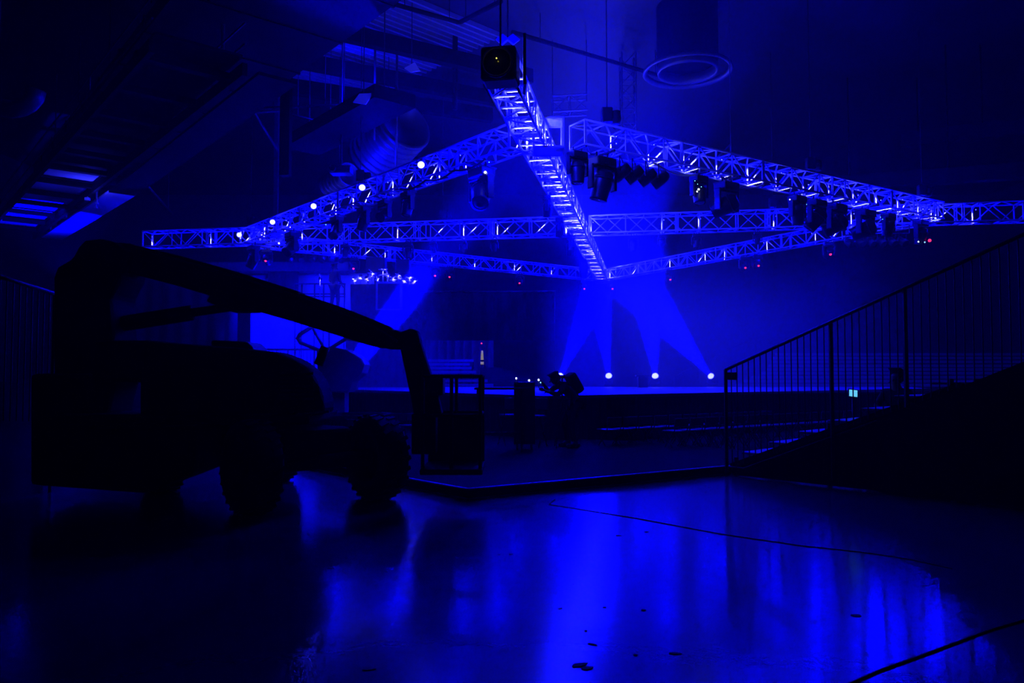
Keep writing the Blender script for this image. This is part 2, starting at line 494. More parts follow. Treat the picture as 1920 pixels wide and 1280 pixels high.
# chain hoists ------------------------------------------------------------
def hoist(p, label, top=R0['h'], s=1.0):
    root = thing('chain_hoist', label, 'chain hoist', p, 0, 'chain hoists carrying the rig')
    MB().bevbox(p + Vector((0, 0, .62)) , (.26 * s, .2 * s, .36 * s), .03).build('motor_body', M['black_metal'], root)
    MB().lathe([(.0, .0), (.09, 0), (.12, .12), (.1, .3), (.0, .3)], p + Vector((.22, 0, .42)), 12).build('chain_bag', M['drape'], root)
    MB().tube([p + Vector((0, 0, .8)), (p.x, p.y, top)], .012, 6).build('chain', M['chain'], root)
    m = MB()
    for s_ in (-1, 1): m.tube([p + Vector((s_ * .2, 0, .28)), p + Vector((0, 0, .45))], .012, 6)
    m.build('sling', M['chain'], root)
hoist(N_ + U * 1.8, 'black chain hoist on the near right truss beside the near corner')
hoist(R_c - U * 1.2, 'black chain hoist over the right corner of the rig')
hoist(L_ - V * .8, 'black chain hoist over the left corner of the rig')
hoist(F_ - dLF * 1.5, 'black chain hoist above the far left truss close to the far corner')
hoist(CR - dc * 5.2, 'black chain hoist on the cross truss left of the crossing')
hoist(CR + dc * 7, 'black chain hoist on the cross truss right of the crossing')
hoist(N_ + V * 8.5, 'black chain hoist halfway down the truss with the round lamps')
hoist(N_ + U * 9.5, 'black chain hoist halfway along the near right truss')

# near end of the middle truss: dark fixture, floodlight above -------------
e = HEAD_END; tm = TR['main'][3]
root = thing('end_fixture', 'dark boxy fixture with a yellow indicator at the near end of the bright truss', 'light fixture', e - tm * .35)
c = e - tm * .45 + Vector((.1, 0, -.17))
MB().bevbox(c, (.62, .5, .6), .06, rz=math.atan2(tm.y, tm.x) - PI / 2).build('housing', M['black_metal'], root)
m = MB(); m.lathe([(.24, 0), (.27, 0), (.27, .05), (.24, .05)], c - tm * .27 + Vector((0, 0, -.02)), 18, -tm, True); m.build('lens_ring', M['steel'], root)
MB().lathe([(.001, .02), (.23, .02)], c - tm * .27 + Vector((0, 0, -.02)), 18, -tm).build('lens', M['dead_lens'], root)
MB().sphere(at(931, 109, y=(c - tm * .34).y - .02), .012, 8).build('indicator', M['amber_led'], root)
MB().box(c + Vector((.42, .1, .1)), (.05, .5, .9)).build('side_flag', M['black_metal'], root)
m = MB(); m.tube([c + Vector((0, 0, .3)), c + Vector((0, 0, R0['h'] - c.z - .02))], .02, 6); m.build('drop_wire', M['chain'], root)
fl = at(952, 74, y=e.y + .6)
root = thing('flood_lamp', 'square floodlight with two angled panels above the near end of the bright truss', 'floodlight', fl)
for s_ in (-1, 1):
    MB().box(fl + Vector((s_ * .1, 0, .0)), (.17, .04, .2), mtx=Matrix.Rotation(s_ * .7, 3, 'Y') @ Matrix.Rotation(-.5, 3, 'X')).build('reflector_panel', M['white_drape'], root)
MB().tube([fl, (fl.x, fl.y, R0['h'])], .012, 6).build('hanger', M['chain'], root)

# ================================================================ FIXTURES UNDER THE TRUSSES
def head_template():
    r = thing('moving_light', 'x', 'stage light', (0, 0, 0), 0, 'moving lights hanging under the rig')
    m = MB()
    for s in (-1, 1): m.tube([(s * .12, 0, 0), (s * .12, 0, .09)], .018, 8)
    m.bar((-.16, 0, .0), (.16, 0, .0), .04, .03); m.bar((0, -.33, .05), (0, .33, .05), .03, .03)
    m.build('clamp', M['black_metal'], r)
    MB().bevbox((0, 0, -.09), (.42, .30, .16), .025).build('base', M['black_plastic'], r)
    m = MB()
    for s in (-1, 1): m.bevbox((s * .25, 0, -.35), (.05, .14, .42), .015)
    m.bevbox((0, 0, -.185), (.54, .16, .05), .015)
    m.build('yoke', M['black_plastic'], r)
    hd = MB().lathe([(.001, -.22), (.11, -.22), (.16, -.17), (.175, -.02), (.165, .1), (.15, .26), (.155, .3), (.13, .3)], (0, 0, 0), 16, (0, 0, -1)).build('head', M['black_plastic'], r)
    hd.location = (0, 0, -.44)
    ln = MB().lathe([(.0005, .295), (.07, .31), (.132, .29)], (0, 0, 0), 16, (0, 0, -1))
    o = ln.build('lens', M['dead_lens'], None); o.parent = hd
    o = MB().lathe([(.02, -.1), (.187, -.1), (.187, -.06), (.02, -.06)], (0, 0, 0), 16, (0, 0, -1)).build('cooling_collar', M['black_metal'], None); o.parent = hd
    return r
head0 = head_template(); fh = [True]
def head_at(p, rz=0, tilt=(0, 0), s=1.0, label='x'):
    if fh[0]: o = head0; fh[0] = False
    else: o = copy_tree(head0)
    o.location = p; o.rotation_euler = (0, 0, rz); o.scale = (s,) * 3; o['label'] = label
    h = child(o, 'head'); h.rotation_euler = (tilt[0], tilt[1], 0)
    return o
def on_truss(key, px_):
    root, A, B, t, n, Ln = TR[key]
    def col_(d):
        p = A + t * d; c = Matrix.Rotation(-PITCH, 3, 'X') @ (p - Vector((0, 0, CAM_Z)))
        return 960 + F_PX * c.x / c.y
    return A + t * min((abs(col_(d) - px_), d) for d in [Ln * j / 500 for j in range(501)])[1]
def ang(key): t = TR[key][3]; return math.atan2(t.y, t.x)

H = .46
heads = [
 ('nl', 903, 1.15, (.5, .6), 'large square-bodied moving light hanging under the near end of the truss with round lamps'),
 ('nl', 765, .75, (.2, 0), 'rounded moving light hanging under the lamp truss, second down from the near corner'),
 ('nl', 722, .8, (.9, .8), 'moving light turned sideways under the middle of the lamp truss'),
 ('nl', 682, .8, (.2, -.2), 'moving light pointing down under the lamp truss, left of the sideways one'),
 ('nl', 632, .8, (.6, .4), 'moving light under the lamp truss just above the level cross truss'),
 ('nl', 548, 1.0, (.8, .5), 'bulky moving light low on the lamp truss near the left corner'),
 ('nl', 476, 1.0, (.3, -.4), 'bulky moving light under the left corner of the rig'),
 ('nr', 1078, .8, (0, 0), 'moving light pointing straight down nearest the near corner on the right truss'),
 ('nr', 1128, 1.1, (.2, .15), 'tall moving light pointing down just right of the bright truss'),
 ('nr', 1310, .8, (-.2, .1), 'moving light with bright cyan and white indicators under the near right truss'),
 ('nr', 1362, 1.1, (.9, .9), 'large moving light tilted sideways right of the one with bright indicators'),
 ('nr', 1494, .9, (.1, -.2), 'moving light under the near right truss in front of the cross truss, pointing down'),
 ('nr', 1530, 1.0, (.5, .5), 'moving light tilted forward where the near right truss passes the cross truss'),
 ('nr', 1568, 1.1, (.8, .8), 'large dark moving light left of the curved cable under the near right truss'),
 ('nr', 1622, 1.1, (1.0, .9), 'large sideways moving light close above the row of small par lamps'),
 ('nr', 1665, .8, (.2, .1), 'moving light with small cyan indicators near the right corner of the rig'),
 ('nr', 1726, .9, (.2, .0), 'moving light with a red lens hanging at the right corner of the rig'),
 ('cl', 648, .7, (0, 0), 'slim moving light hanging from the cross truss above the person on the balcony'),
 ('cl', 766, .8, (0, 0), 'slim dark moving light on the cross truss above the equipment platform'),
 ('cl', 812, .6, (.9, 0), 'moving light pointing at the viewer on the cross truss, left half'),
 ('cl', 868, .6, (0, .2), 'moving light hanging straight under the cross truss, third right of the balcony'),
 ('cl', 926, .6, (.7, .2), 'moving light on the cross truss, halfway between balcony and crossing'),
 ('cr', 1188, .75, (0, 0), 'slim moving light hanging right of the central crossing'),
 ('cr', 1241, .6, (1.2, 0), 'moving light with its round lens facing forward, right of the crossing'),
 ('cr', 1306, .7, (0, .1), 'slim moving light on the cross truss over the far right truss'),
 ('cr', 1420, .6, (.3, .1), 'moving light on the cross truss between the two right hand trusses'),
 ('main', 1043, .8, (.1, -.3), 'dark moving light hanging from the bright truss, nearest of the four along its left side'),
 ('main', 1064, .85, (.1, -.3), 'dark moving light second along the left side of the bright truss'),
 ('main', 1083, .95, (.1, -.3), 'dark moving light third along the left side of the bright truss, below the crossing'),
 ('main', 1105, 1.1, (.1, -.3), 'dark moving light at the far end of the bright truss, left side'),
]
for key, px_, s, tl, lab in heads:
    p = on_truss(key, px_)
    off = Vector((0, 0, -.32 if key not in ('cl', 'cr') else -.36))
    if key == 'main': off += TR['main'][4] * .26
    head_at(p + off - Vector((0, 0, .09 * s)), ang(key), tl, s * (1.25 if key in ('nl', 'nr') else 1.0), lab)
# the moving lights with glowing red lenses under the far trusses
reds = [('lf', 500, 490, 'left-most red glowing moving light, over the balcony ledge'),
        ('lf', 664, 501, 'red glowing moving light just right of the standing balcony person'),
        ('lf', 816, 511, 'left one of the two close red glowing lights at the edge of the equipment platform'),
        ('lf', 843, 512, 'right one of the two close red glowing lights, with a white glint'),
        ('lf', 974, 523, 'red glowing moving light alone under the far left truss before the far corner'),
        ('lf', 1095, 530, 'red glowing moving light just left of the far corner of the rig'),
        ('rf', 1148, 525, 'red glowing moving light just right of the far corner of the rig'),
        ('rf', 1256, 514, 'red glowing moving light above the merging stage beams'),
        ('rf', 1395, 496, 'left one of the close pair of red glowing lights on the far right truss'),
        ('rf', 1420, 492, 'right one of the close pair of red glowing lights on the far right truss'),
        ('rf', 1553, 475, 'bright red glowing moving light below the row of par lamps')]
for key, px_, py_, lab in reds:
    p = on_truss(key, px_)
    q = at(px_, py_, y=p.y)
    h = p.z - q.z
    o = head_at(p + Vector((0, 0, -.34)), ang(key), (1.1, 0), .9, lab)
    hz = child(o, 'head')
    g = MB().sphere((0, 0, 0), .06, 10).build('glowing_lens', M['red_led'], None)
    g.parent = o; g.location = (0, -.16, -.55)
    tag(g, 'lens glowing red')
    # face the viewer
    o.rotation_euler = (0, 0, 0)
o = [x for x in bpy.data.objects if x.get('label', '').startswith('moving light with a red lens hanging at the right')][0]
g = MB().sphere((0, 0, 0), .05, 10).build('glowing_lens', M['red_led'], None); g.parent = o; g.location = (.1, -.2, -.62)
# indicators on a few fixtures
def indicator(label_start, pts):
    o = [x for x in bpy.data.objects if x.get('label', '').startswith(label_start)][0]
    for (px_, py_, r, mm) in pts:
        p = at(px_, py_, y=o.location.y - .32)
        g = MB().sphere((0, 0, 0), r, 8).build('indicator', M[mm], None); g.parent = o
        g.location = o.matrix_basis.inverted() @ p
    bpy.context.view_layer.update()
indicator('moving light with bright cyan', [(1310, 355, .026, 'white_led'), (1307, 359, .018, 'white_led'), (1303, 339, .012, 'cyan_led'), (1308, 345, .01, 'cyan_led'), (1315, 350, .012, 'cyan_led')])
indicator('large square-bodied', [(910, 323, .022, 'white_led'), (917, 304, .008, 'cyan_led')])
indicator('moving light under the near right truss in front', [(1481, 374, .014, 'white_led')])
indicator('moving light tilted forward', [(1509, 379, .013, 'cyan_led'), (1512, 383, .012, 'cyan_led')])
indicator('moving light with small cyan', [(1651, 407, .012, 'cyan_led'), (1655, 411, .012, 'cyan_led')])
indicator('moving light with a red lens', [(1734, 454, .02, 'cyan_led'), (1722, 453, .018, 'white_led')])
indicator('bulky moving light low', [(523, 456, .025, 'white_led'), (611, 421, .014, 'cyan_led')])

# par lamps -----------------------------------------------------------------
def par_template():
    r = thing('par_lamp', 'x', 'par lamp', (0, 0, 0), 0, 'par lamps')
    b = MB().lathe([(.001, -.16), (.07, -.16), (.1, -.08), (.105, .14), (.098, .14)], (0, 0, -.22), 14, (0, -.8, -.6)).build('can', M['black_metal'], r)
    MB().lathe([(.0005, .13), (.097, .12)], (0, 0, -.22), 14, (0, -.8, -.6)).build('lens', M['dead_lens'], r)
    MB().tube([(-.12, 0, -.22), (-.12, 0, 0), (.12, 0, 0), (.12, 0, -.22)], .012, 6).build('bracket', M['black_metal'], r)
    return r
par0 = par_template(); fp = [True]
def par_at(p, rz, s, label, group):
    if fp[0]: o = par0; fp[0] = False
    else: o = copy_tree(par0)
    o.location = p; o.rotation_euler = (0, 0, rz); o.scale = (s,) * 3; o['label'] = label; o['group'] = group
for i, px_ in enumerate((1164, 1187, 1212, 1236)):
    par_at(on_truss('nr', px_) + Vector((0, 0, -.34)), -1.9, 1.55, f'{ORD[i]} black par lamp from the near corner hanging under the near right truss', 'par lamps under the near right truss')
for i, px_ in enumerate((1592, 1612, 1632, 1652, 1672, 1692)):
    p = on_truss('cr', px_)
    par_at(Vector((p.x, p.y, p.z)) + Vector((0, 0, -.62)), .3, 1.3, f'{ORD[i]} par lamp from the left in the glinting row at the right corner', 'par lamps in the glinting row by the right corner')
pb = on_truss('cr', 1580) + Vector((0, 0, -.62)); pe = on_truss('cr', 1705) + Vector((0, 0, -.62))
m = MB().tube([pb, pe], .024, 8)
for q in (pb, pe): m.tube([q, q + Vector((0, 0, .3))], .018, 6)
solo(m, 'lamp_bar', M['black_metal'], 'thin horizontal pipe carrying the glinting row of par lamps by the right corner', 'pipe')
for i in range(6):
    px_ = 549 + i * 18.5
    p = at(px_, 473, y=33.6)
    par_at(p, 0, 1.3, f'{ORD[i]} dark round par lamp from the left on the pipe over the balcony', 'par lamps on the balcony pipe')
m = MB().tube([at(530, 471, y=33.6), at(672, 473, y=33.6)], .03, 8)
for px_ in (533, 600, 668): m.tube([at(px_, 472, y=33.6), at(px_, 440, y=33.6)], .015, 6)
solo(m, 'lamp_bar', M['black_metal'], 'thin horizontal pipe carrying six dark par lamps above the balcony', 'pipe')

# added fill spots under the rig, without fixtures, onto stage and floor
for key, f_, tgt in (('nl', .3, (-4, 21, 0)), ('nl', .7, (-4, 24, 0)), ('nr', .3, (5, 19, 0)), ('nr', .7, (8, 22, 0)), ('main', .55, (3, 24, 0)), ('main', .8, (4, 28, 0))):
    root, A, B, t, n, Ln = TR[key]
    p = A + t * Ln * f_ + Vector((0, 0, -.9))
    l = light('wash_fill', 'SPOT', p, P_WASH_FILL, DEEP, spot_size=math.radians(95), spot_blend=.8, shadow_soft_size=.15)
    aim(l, Vector(tgt) - p)

# cables sagging along the right truss
def cable(pts, r, label, m=M['black_metal'], name='cable', group=None):
    solo(MB().tube(pts, r, 6), name, m, label, 'cable', group)
p0 = on_truss('nr', 1236); p1 = on_truss('nr', 1330)
cable([p0 + (p1 - p0) * (i / 10) + Vector((-.2, -.2, -.3 - .18 * math.sin(PI * i / 10))) for i in range(11)], .03, 'thick cable bundle sagging under the near right truss right of the par lamps', M['alu'])
p0 = on_truss('nr', 1360); p1 = on_truss('nr', 1440)
cable([p0 + (p1 - p0) * (i / 10) + Vector((-.2, -.2, -.3 - .2 * math.sin(PI * i / 10))) for i in range(11)], .03, 'thick cable bundle sagging over the large tilted moving light', M['alu'])
p0 = N_ + V * 2; p1 = on_truss('nl', 760)
cable([p0 + (p1 - p0) * (i / 12) + Vector((-.1, -.25, -.34 - .1 * abs(math.sin(PI * i / 4)))) for i in range(13)], .03, 'cable looped along the underside of the lamp truss', M['black_metal'])

# ================================================================ STAGE
DZ = 1.1
S_N = at(1020, 742.5, z=DZ)
S_R = S_N + U * 16.0; S_L = S_N + V * 14.5
back_y = at(1200, 725, z=DZ).y
poly = [(S_N.x, S_N.y), (S_R.x, S_R.y), (S_R.x + .5, back_y), (S_L.x, back_y), (S_L.x, S_L.y)]
root = thing('stage', 'wide blue-lit stage platform with a black skirt and its corner towards the viewer', 'stage', (S_N.x, S_N.y, 0))
MB().prism(poly, DZ - .06, DZ, 'xy').build('deck', M['deck'], root)
def inset(p, d): c = Vector((3, 25)); v = Vector(p); return tuple(v + (c - v).normalized() * d)
ip = [inset(p, .06) for p in poly]
for i in range(len(ip)):
    a, b = Vector(ip[i]), Vector(ip[(i + 1) % len(ip)])
    n_ = max(2, int((b - a).length / .12)); m = MB(); vs_ = []; fs_ = []
    nn = Vector((-(b - a).y, (b - a).x)).normalized()
    for j in range(n_ + 1):
        q = a + (b - a) * j / n_ + nn * (.025 if j % 2 else -.0)
        vs_ += [(q.x, q.y, .005), (q.x, q.y, DZ - .06)]
        if j: fs_.append((2 * j - 2, 2 * j, 2 * j + 1, 2 * j - 1))
    m.add(vs_, fs_).build('skirt', M['skirt'], root)
m = MB()
for i in range(len(poly)): m.bar((*poly[i], DZ - .03), (*poly[(i + 1) % len(poly)], DZ - .03), .03, .07)
m.build('edge_trim', M['black_metal'], root)

# black masking drape behind the stage
def pleated(a, b, z0, z1, amp=.12, wl=.5, y_off=0):
    a = Vector(a); b = Vector(b); Ln = (b - a).length; n_ = max(4, int(Ln / (wl / 6))); t = (b - a).normalized(); nn = Vector((-t.y, t.x))
    vs_ = []; fs_ = []
    for i in range(n_ + 1):
        s_ = Ln * i / n_
        q = a + t * s_ + nn * (amp * math.sin(2 * PI * s_ / wl) + amp * .4 * math.sin(2 * PI * s_ / wl * .37 + 1))
        vs_ += [(q.x, q.y, z0), (q.x, q.y, z1)]
        if i: fs_.append((2 * i - 2, 2 * i, 2 * i + 1, 2 * i - 1))
    # a little thickness
    k = len(vs_); vs_ += [(x + nn.x * .02, y + nn.y * .02, z) for x, y, z in vs_]
    fs_ += [tuple(k + i for i in reversed(f)) for f in fs_]
    return MB().add(vs_, fs_, True)

# stage apron: low black deck on the floor in front --------------------------
A0 = flr(877, 936); A1 = flr(802, 922); A2 = flr(615, 885); A3 = flr(1229, 902)
ua = (A3 - A0).normalized(); va = (A2 - A0).normalized()
AH = .13
pl = [(A0.x, A0.y), tuple((A0 + ua * 7.2).xy), tuple((A0 + ua * 7.2 + va * 4.3).xy), tuple((A0 + va * 9 + ua * 5.0).xy), tuple((A0 + va * 9).xy)]
root = thing('low_platform', 'low black platform on the concrete floor with thin shiny edges, in front of the stage', 'platform', (A0.x, A0.y, 0))
MB().prism(pl, .0, AH - .004, 'xy').build('top', M['plywood'], root)
m = MB(); m.bar(A0 + Vector((0, 0, AH)), A0 + ua * 7.2 + Vector((0, 0, AH)), .045, .02); m.bar(A0 + Vector((0, 0, AH)), A0 + va * 9 + Vector((0, 0, AH)), .045, .02)
m.build('edge_strip', M['alu'], root)
m = MB(); m.bar(A0 - va * .01 + Vector((0, 0, .01)), A0 + ua * 7.2 - va * .01 + Vector((0, 0, .01)), .015, .015); m.bar(A0 - ua * .01 + Vector((0, 0, .01)), A0 - ua * .01 + va * 9 + Vector((0, 0, .01)), .015, .015)
m.build('floor_strip', M['alu'], root)

# chairs in rows ----------------------------------------------------------
def chair_template():
    r = thing('folding_chair', 'x', 'chair', (0, 0, 0), 0, 'chairs')
    MB().bevbox((0, 0, .44), (.31, .38, .03), .01).build('seat', M['seat'], r)
    MB().bevbox((0, -.2, .62), (.38, .025, .17), .01).build('backrest', M['seat'], r)
    for s in (-1, 1):
        MB().tube([(s * .18, .18, 0), (s * .18, -.18, .46), (s * .18, -.2, .7)], .011, 6).build('leg', M['black_metal'], r)
        MB().tube([(s * .17, -.2, 0), (s * .17, .14, .44)], .011, 6).build('leg', M['black_metal'], r)
    return r
ch0 = chair_template(); fc = [True]
def chair(p, rz, label, group):
    if fc[0]: o = ch0; fc[0] = False
    else: o = copy_tree(ch0)
    o.location = p; o.rotation_euler = (0, 0, rz); o['label'] = label; o['group'] = group
rzU = math.atan2(U.y, U.x) + 0.0
rowA = at(1140, 804, z=.455); rowB = at(1345, 793, z=.455); du = (rowB - rowA).normalized()
g = 'chairs in rows before the right side of the stage'
for r_ in range(2):
    for i in range(12 if r_ == 0 else 14):
        p = rowA + du * (.44 * i - (0 if r_ == 0 else -.9)) + Vector((.55, -.84, 0)) * (1.0 * r_)
        chair((p.x, p.y, 0), math.atan2(du.y, du.x), f'{ORD[i]} chair from the left in the {"back" if r_ == 0 else "front"} row right of stage corner', g)
g = 'chairs in rows before the left side of the stage'
for r_, (xa, xb, yy, n_) in enumerate(((632, 768, 794, 9), (618, 672, 802, 4), (566, 650, 811, 6))):
    for i in range(n_):
        p = at(xa + (xb - xa) * (i + .5) / n_, yy + (2 if r_ == 0 and i > 5 else 0), z=.455)
        chair((p.x, p.y, 0), PI, f'{ORD[i]} chair from the left in the {("back", "middle", "front")[r_]} row behind lift wheel', g)

# moving lights on the stage with beams ------------------------------------
def floor_light(p, direction, power, label, cone=15.0, s=1.0, lens=M['beam_lens'], colour=DEEP):
    r = thing('beam_light', label, 'stage light', p, 0, 'beam lights standing on the stage')
    MB().bevbox(p + Vector((0, 0, .05 * s)), (.34 * s, .26 * s, .1 * s), .02).build('base', M['black_plastic'], r)
    m = MB()
    for a in (-1, 1): m.bevbox(p + Vector((a * .16 * s, 0, .2 * s)), (.03, .1, .26 * s), .01)
    m.build('yoke', M['black_plastic'], r)
    c = p + Vector((0, 0, .27 * s)); d = Vector(direction).normalized()
    MB().lathe([(.001, -.16), (.09, -.15), (.115, -.02), (.105, .1), (.11, .13), (.09, .13)], c, 16, d).build('head', M['black_plastic'], r)
    MB().lathe([(.0005, .20), (.05, .19), (.09, .16), (.105, .12)], c, 16, d).build('lens', lens, r)
    r.scale = (1.2, 1.2, 1.2)
    if power:
        l = light('beam_source', 'SPOT', p + (c + d * .23 - p) * 1.2, power, colour, spot_size=math.radians(cone), spot_blend=.55, shadow_soft_size=.06)
        aim(l, d)
    return r
zl = DZ
BE = [(1049, 724, (.23, -.95, .66), 'beam light behind the bent person on the stage, its beam leaning right', 13),
      (1142, 724.5, (-.195, -.95, .66), 'beam light with a round white lens second from the left on the stage', 11),
      (1229, 725, (-.24, -.95, .66), 'beam light third from the left on the stage, doubled glow under its lens', 14),
      (1336, 724, (-.775, -.95, .66), 'rightmost beam light on the stage, its beam leaning left', 16)]
for px_, py_, d, lab, cone in BE:
    p = at(px_, py_, z=zl)
    floor_light(p, d, P_BEAM, lab, cone, 1.0)
    # a round glowing face towards the hall
    c = p + Vector((0, 0, .27))
for px_, py_, d, lab in ((657, 731, (.73, -.9, .78), 'beam light at the far left of the stage, nearest the boom lift, beam leaning right'),
                         (630, 731, (.85, -.7, .85), 'beam light half hidden behind the boom lift hood, beam leaning right')):
    p = at(px_, py_, z=zl)
    floor_light(p, d, P_BEAM * .42, lab, 12, 1.0, M['dead_lens'])


# ---- the thick low bank of haze that hangs over the stage and shows the beams
hm = bpy.data.materials.new('stage_haze'); hm.use_nodes = True
nt = hm.node_tree
for n_ in list(nt.nodes):
    if n_.type != 'OUTPUT_MATERIAL': nt.nodes.remove(n_)
vs_n = nt.nodes.new('ShaderNodeVolumeScatter'); vs_n.inputs['Anisotropy'].default_value = .35
gm = nt.nodes.new('ShaderNodeNewGeometry'); sx = nt.nodes.new('ShaderNodeSeparateXYZ'); nt.links.new(gm.outputs['Position'], sx.inputs[0])
def ramp(src, a, b, lo, hi):
    r_ = nt.nodes.new('ShaderNodeMapRange'); r_.interpolation_type = 'SMOOTHSTEP'
    r_.inputs['From Min'].default_value = a; r_.inputs['From Max'].default_value = b; r_.inputs['To Min'].default_value = lo; r_.inputs['To Max'].default_value = hi
    nt.links.new(src, r_.inputs['Value']); return r_.outputs[0]
def mul(a, b):
    m_ = nt.nodes.new('ShaderNodeMath'); m_.operation = 'MULTIPLY'; nt.links.new(a, m_.inputs[0]); nt.links.new(b, m_.inputs[1]); return m_.outputs[0]
def add(a, b):
    m_ = nt.nodes.new('ShaderNodeMath'); m_.operation = 'ADD'; nt.links.new(a, m_.inputs[0]); nt.links.new(b, m_.inputs[1]); return m_.outputs[0]
X_, Y_, Z_ = sx.outputs['X'], sx.outputs['Y'], sx.outputs['Z']
plumes = add(mul(ramp(X_, -8, -6, 0, 1), ramp(X_, -3.6, -1.6, 1, 0)), mul(ramp(X_, .6, 2.6, 0, 1), ramp(X_, 8, 11.5, 1, 0)))
low = mul(mul(ramp(Z_, 2.4, 5.6, .085, 0), plumes), mul(ramp(Y_, 17, 20, 0, 1), ramp(Y_, 29, 31, 1, 0)))
thin = mul(mul(ramp(Z_, 3.5, 5.5, 0, .0028), ramp(Z_, 7.5, 9.4, 1, 0)), mul(mul(ramp(X_, -9, -4, 0, 1), ramp(X_, 6, 13, 1, 0)), mul(ramp(Y_, 14, 18, 0, 1), ramp(Y_, 29, 33, 1, 0))))
dn = add(low, thin)
nt.links.new(dn, vs_n.inputs['Density']); nt.links.new(vs_n.outputs[0], nt.nodes[0].inputs['Volume'])
hz = MB().box((2, 23.5, 5.31), (22, 19, 8.38)).build('stage_haze', hm, own=True)
tag(hz, 'low bank of theatrical haze over the stage that shows the beams of light', 'haze', kind='stuff')

# ================================================================ BOOM LIFT
BY = 9.6
def bz(px, py, y=BY):
    p = at(px, py, y=y); return (p.x, p.z)
def polyp(pts, y=BY): return [bz(a, b, y) for a, b in pts]
lift = thing('boom_lift', 'large black boom lift with folded arm and fat tyres standing on the glossy floor', 'boom lift', (-3.4, BY, 0))
W1 = flr(705, 934); W2 = flr(470, 962)
fwd = Vector((.72, -.69, 0)); axl = (W1 - W2).normalized()
RW = .53
def wheel(c, nm='wheel'):
    ax = Vector((fwd.y * -1, fwd.x, 0)).normalized()
    ax = axl * .55 + ax * .45; ax.normalize()
    c = Vector((c.x, c.y, RW))
    prof = [(.30, -.17), (.44, -.19), (.50, -.16), (.53, -.12), (.53, .12), (.50, .16), (.44, .19), (.30, .17)]
    o = MB().lathe(prof, c, 36, ax, True).build(nm, M['rubber'], lift)
    m = MB()
    u1 = ax.cross(Vector((0, 0, 1))).normalized(); u2 = ax.cross(u1)
    for i in range(26):
        a = 2 * PI * i / 26; d = u1 * math.cos(a) + u2 * math.sin(a); tt = ax.cross(d)
        for s in (-1, 1):
            m.bar(c + d * .535 + ax * (.02 * s) + tt * (.03 * s), c + d * .53 + ax * (.16 * s) - tt * (.03 * s), .05, .022, up=d)
    tr_ = m.build('tread', M['rubber'], None); tr_.parent = o; tr_.location = -origin_of(lift)
    h_ = MB().lathe([(.0005, -.1), (.12, -.1), (.14, -.06), (.28, -.03), (.30, -.17), (.31, .17), (.28, .03), (.12, .1), (.0005, .1)], c, 24, ax).build('hub', M['machine'], None)
    h_.parent = o; h_.location = -origin_of(lift)
    return ax
AX = wheel(W1); wheel(W2)
W3 = W1 - fwd * 2.5; W4 = W2 - fwd * 2.5
wheel(W3); wheel(W4)
mid = (W1 + W2 + W3 + W4) / 4
rzc = math.atan2(fwd.y, fwd.x)
MB().bevbox((mid.x, mid.y, .72), (2.6, .95, .42), .06, rz=rzc).build('chassis', M['machine'], lift)
MB().tube([(W1.x, W1.y, RW), (W2.x, W2.y, RW)], .1, 12).build('axle', M['machine'], lift)
MB().tube([(W3.x, W3.y, RW), (W4.x, W4.y, RW)], .1, 12).build('axle', M['machine'], lift)
MB().lathe([(.001, .9), (.52, .9), (.55, .93), (.55, 1.02), (.001, 1.02)], (mid.x, mid.y, 0), 32).build('slew_ring', M['machine'], lift)
def bprism(poly2, y0, y1, b=.04):
    bm = bmesh.new()
    vs0 = [bm.verts.new((a, y0, z)) for a, z in poly2]
    f = bm.faces.new(vs0); r = bmesh.ops.extrude_face_region(bm, geom=[f])
    bmesh.ops.translate(bm, vec=(0, y1 - y0, 0), verts=[e_ for e_ in r['geom'] if isinstance(e_, bmesh.types.BMVert)])
    bmesh.ops.bevel(bm, geom=bm.edges[:], offset=b, segments=2, affect='EDGES', profile=.6)
    bm.verts.index_update(); mb = MB(); mb.add([v.co.copy() for v in bm.verts], [[v.index for v in fc_.verts] for fc_ in bm.faces]); bm.free()
    return mb
# turntable floor plate
x0 = bz(205, 790)[0]; x1 = bz(560, 790)[0]
MB().bevbox(((x0 + x1) / 2, BY + .1, 1.06), (x1 - x0 + .6, 1.5, .12), .03).build('turntable', M['machine'], lift)
# rounded engine hood on the right
hood = [(300, 782), (300, 640), (390, 648), (470, 654), (540, 662), (578, 677), (603, 697), (619, 722), (627, 752), (627, 772), (560, 779), (420, 788)]
bprism(polyp(hood, BY + .1), BY - .45, BY + .15, .07).build('engine_hood', M['machine'], lift)
MB().bar((bz(470, 786, BY - .46)[0], BY - .47, bz(470, 786, BY - .46)[1]), (bz(618, 771, BY - .46)[0], BY - .47, bz(618, 771, BY - .46)[1]), .02, .03).build('hood_trim', M['steel'], lift)
m = MB()
for i in range(7):
    a = bz(525, 700 + 8 * i, BY - .46); b = bz(588, 700 + 8 * i, BY - .46)
    m.bar((a[0], BY - .465, a[1]), (b[0], BY - .465, b[1]), .015, .03)
m.build('air_grille', M['black_metal'], lift)
bprism(polyp([(395, 660), (395, 637), (462, 640), (474, 650), (476, 662)], BY - .2), BY - .2, BY + .35, .03).build('hood_box', M['black_plastic'], lift)
p = at(600, 676, y=BY - .1); q = at(610, 650, y=BY - .1)
MB().tube([p - (q - p) * .3, p, p + (q - p) * .5, q], .058, 14).build('exhaust', M['black_metal'], lift)
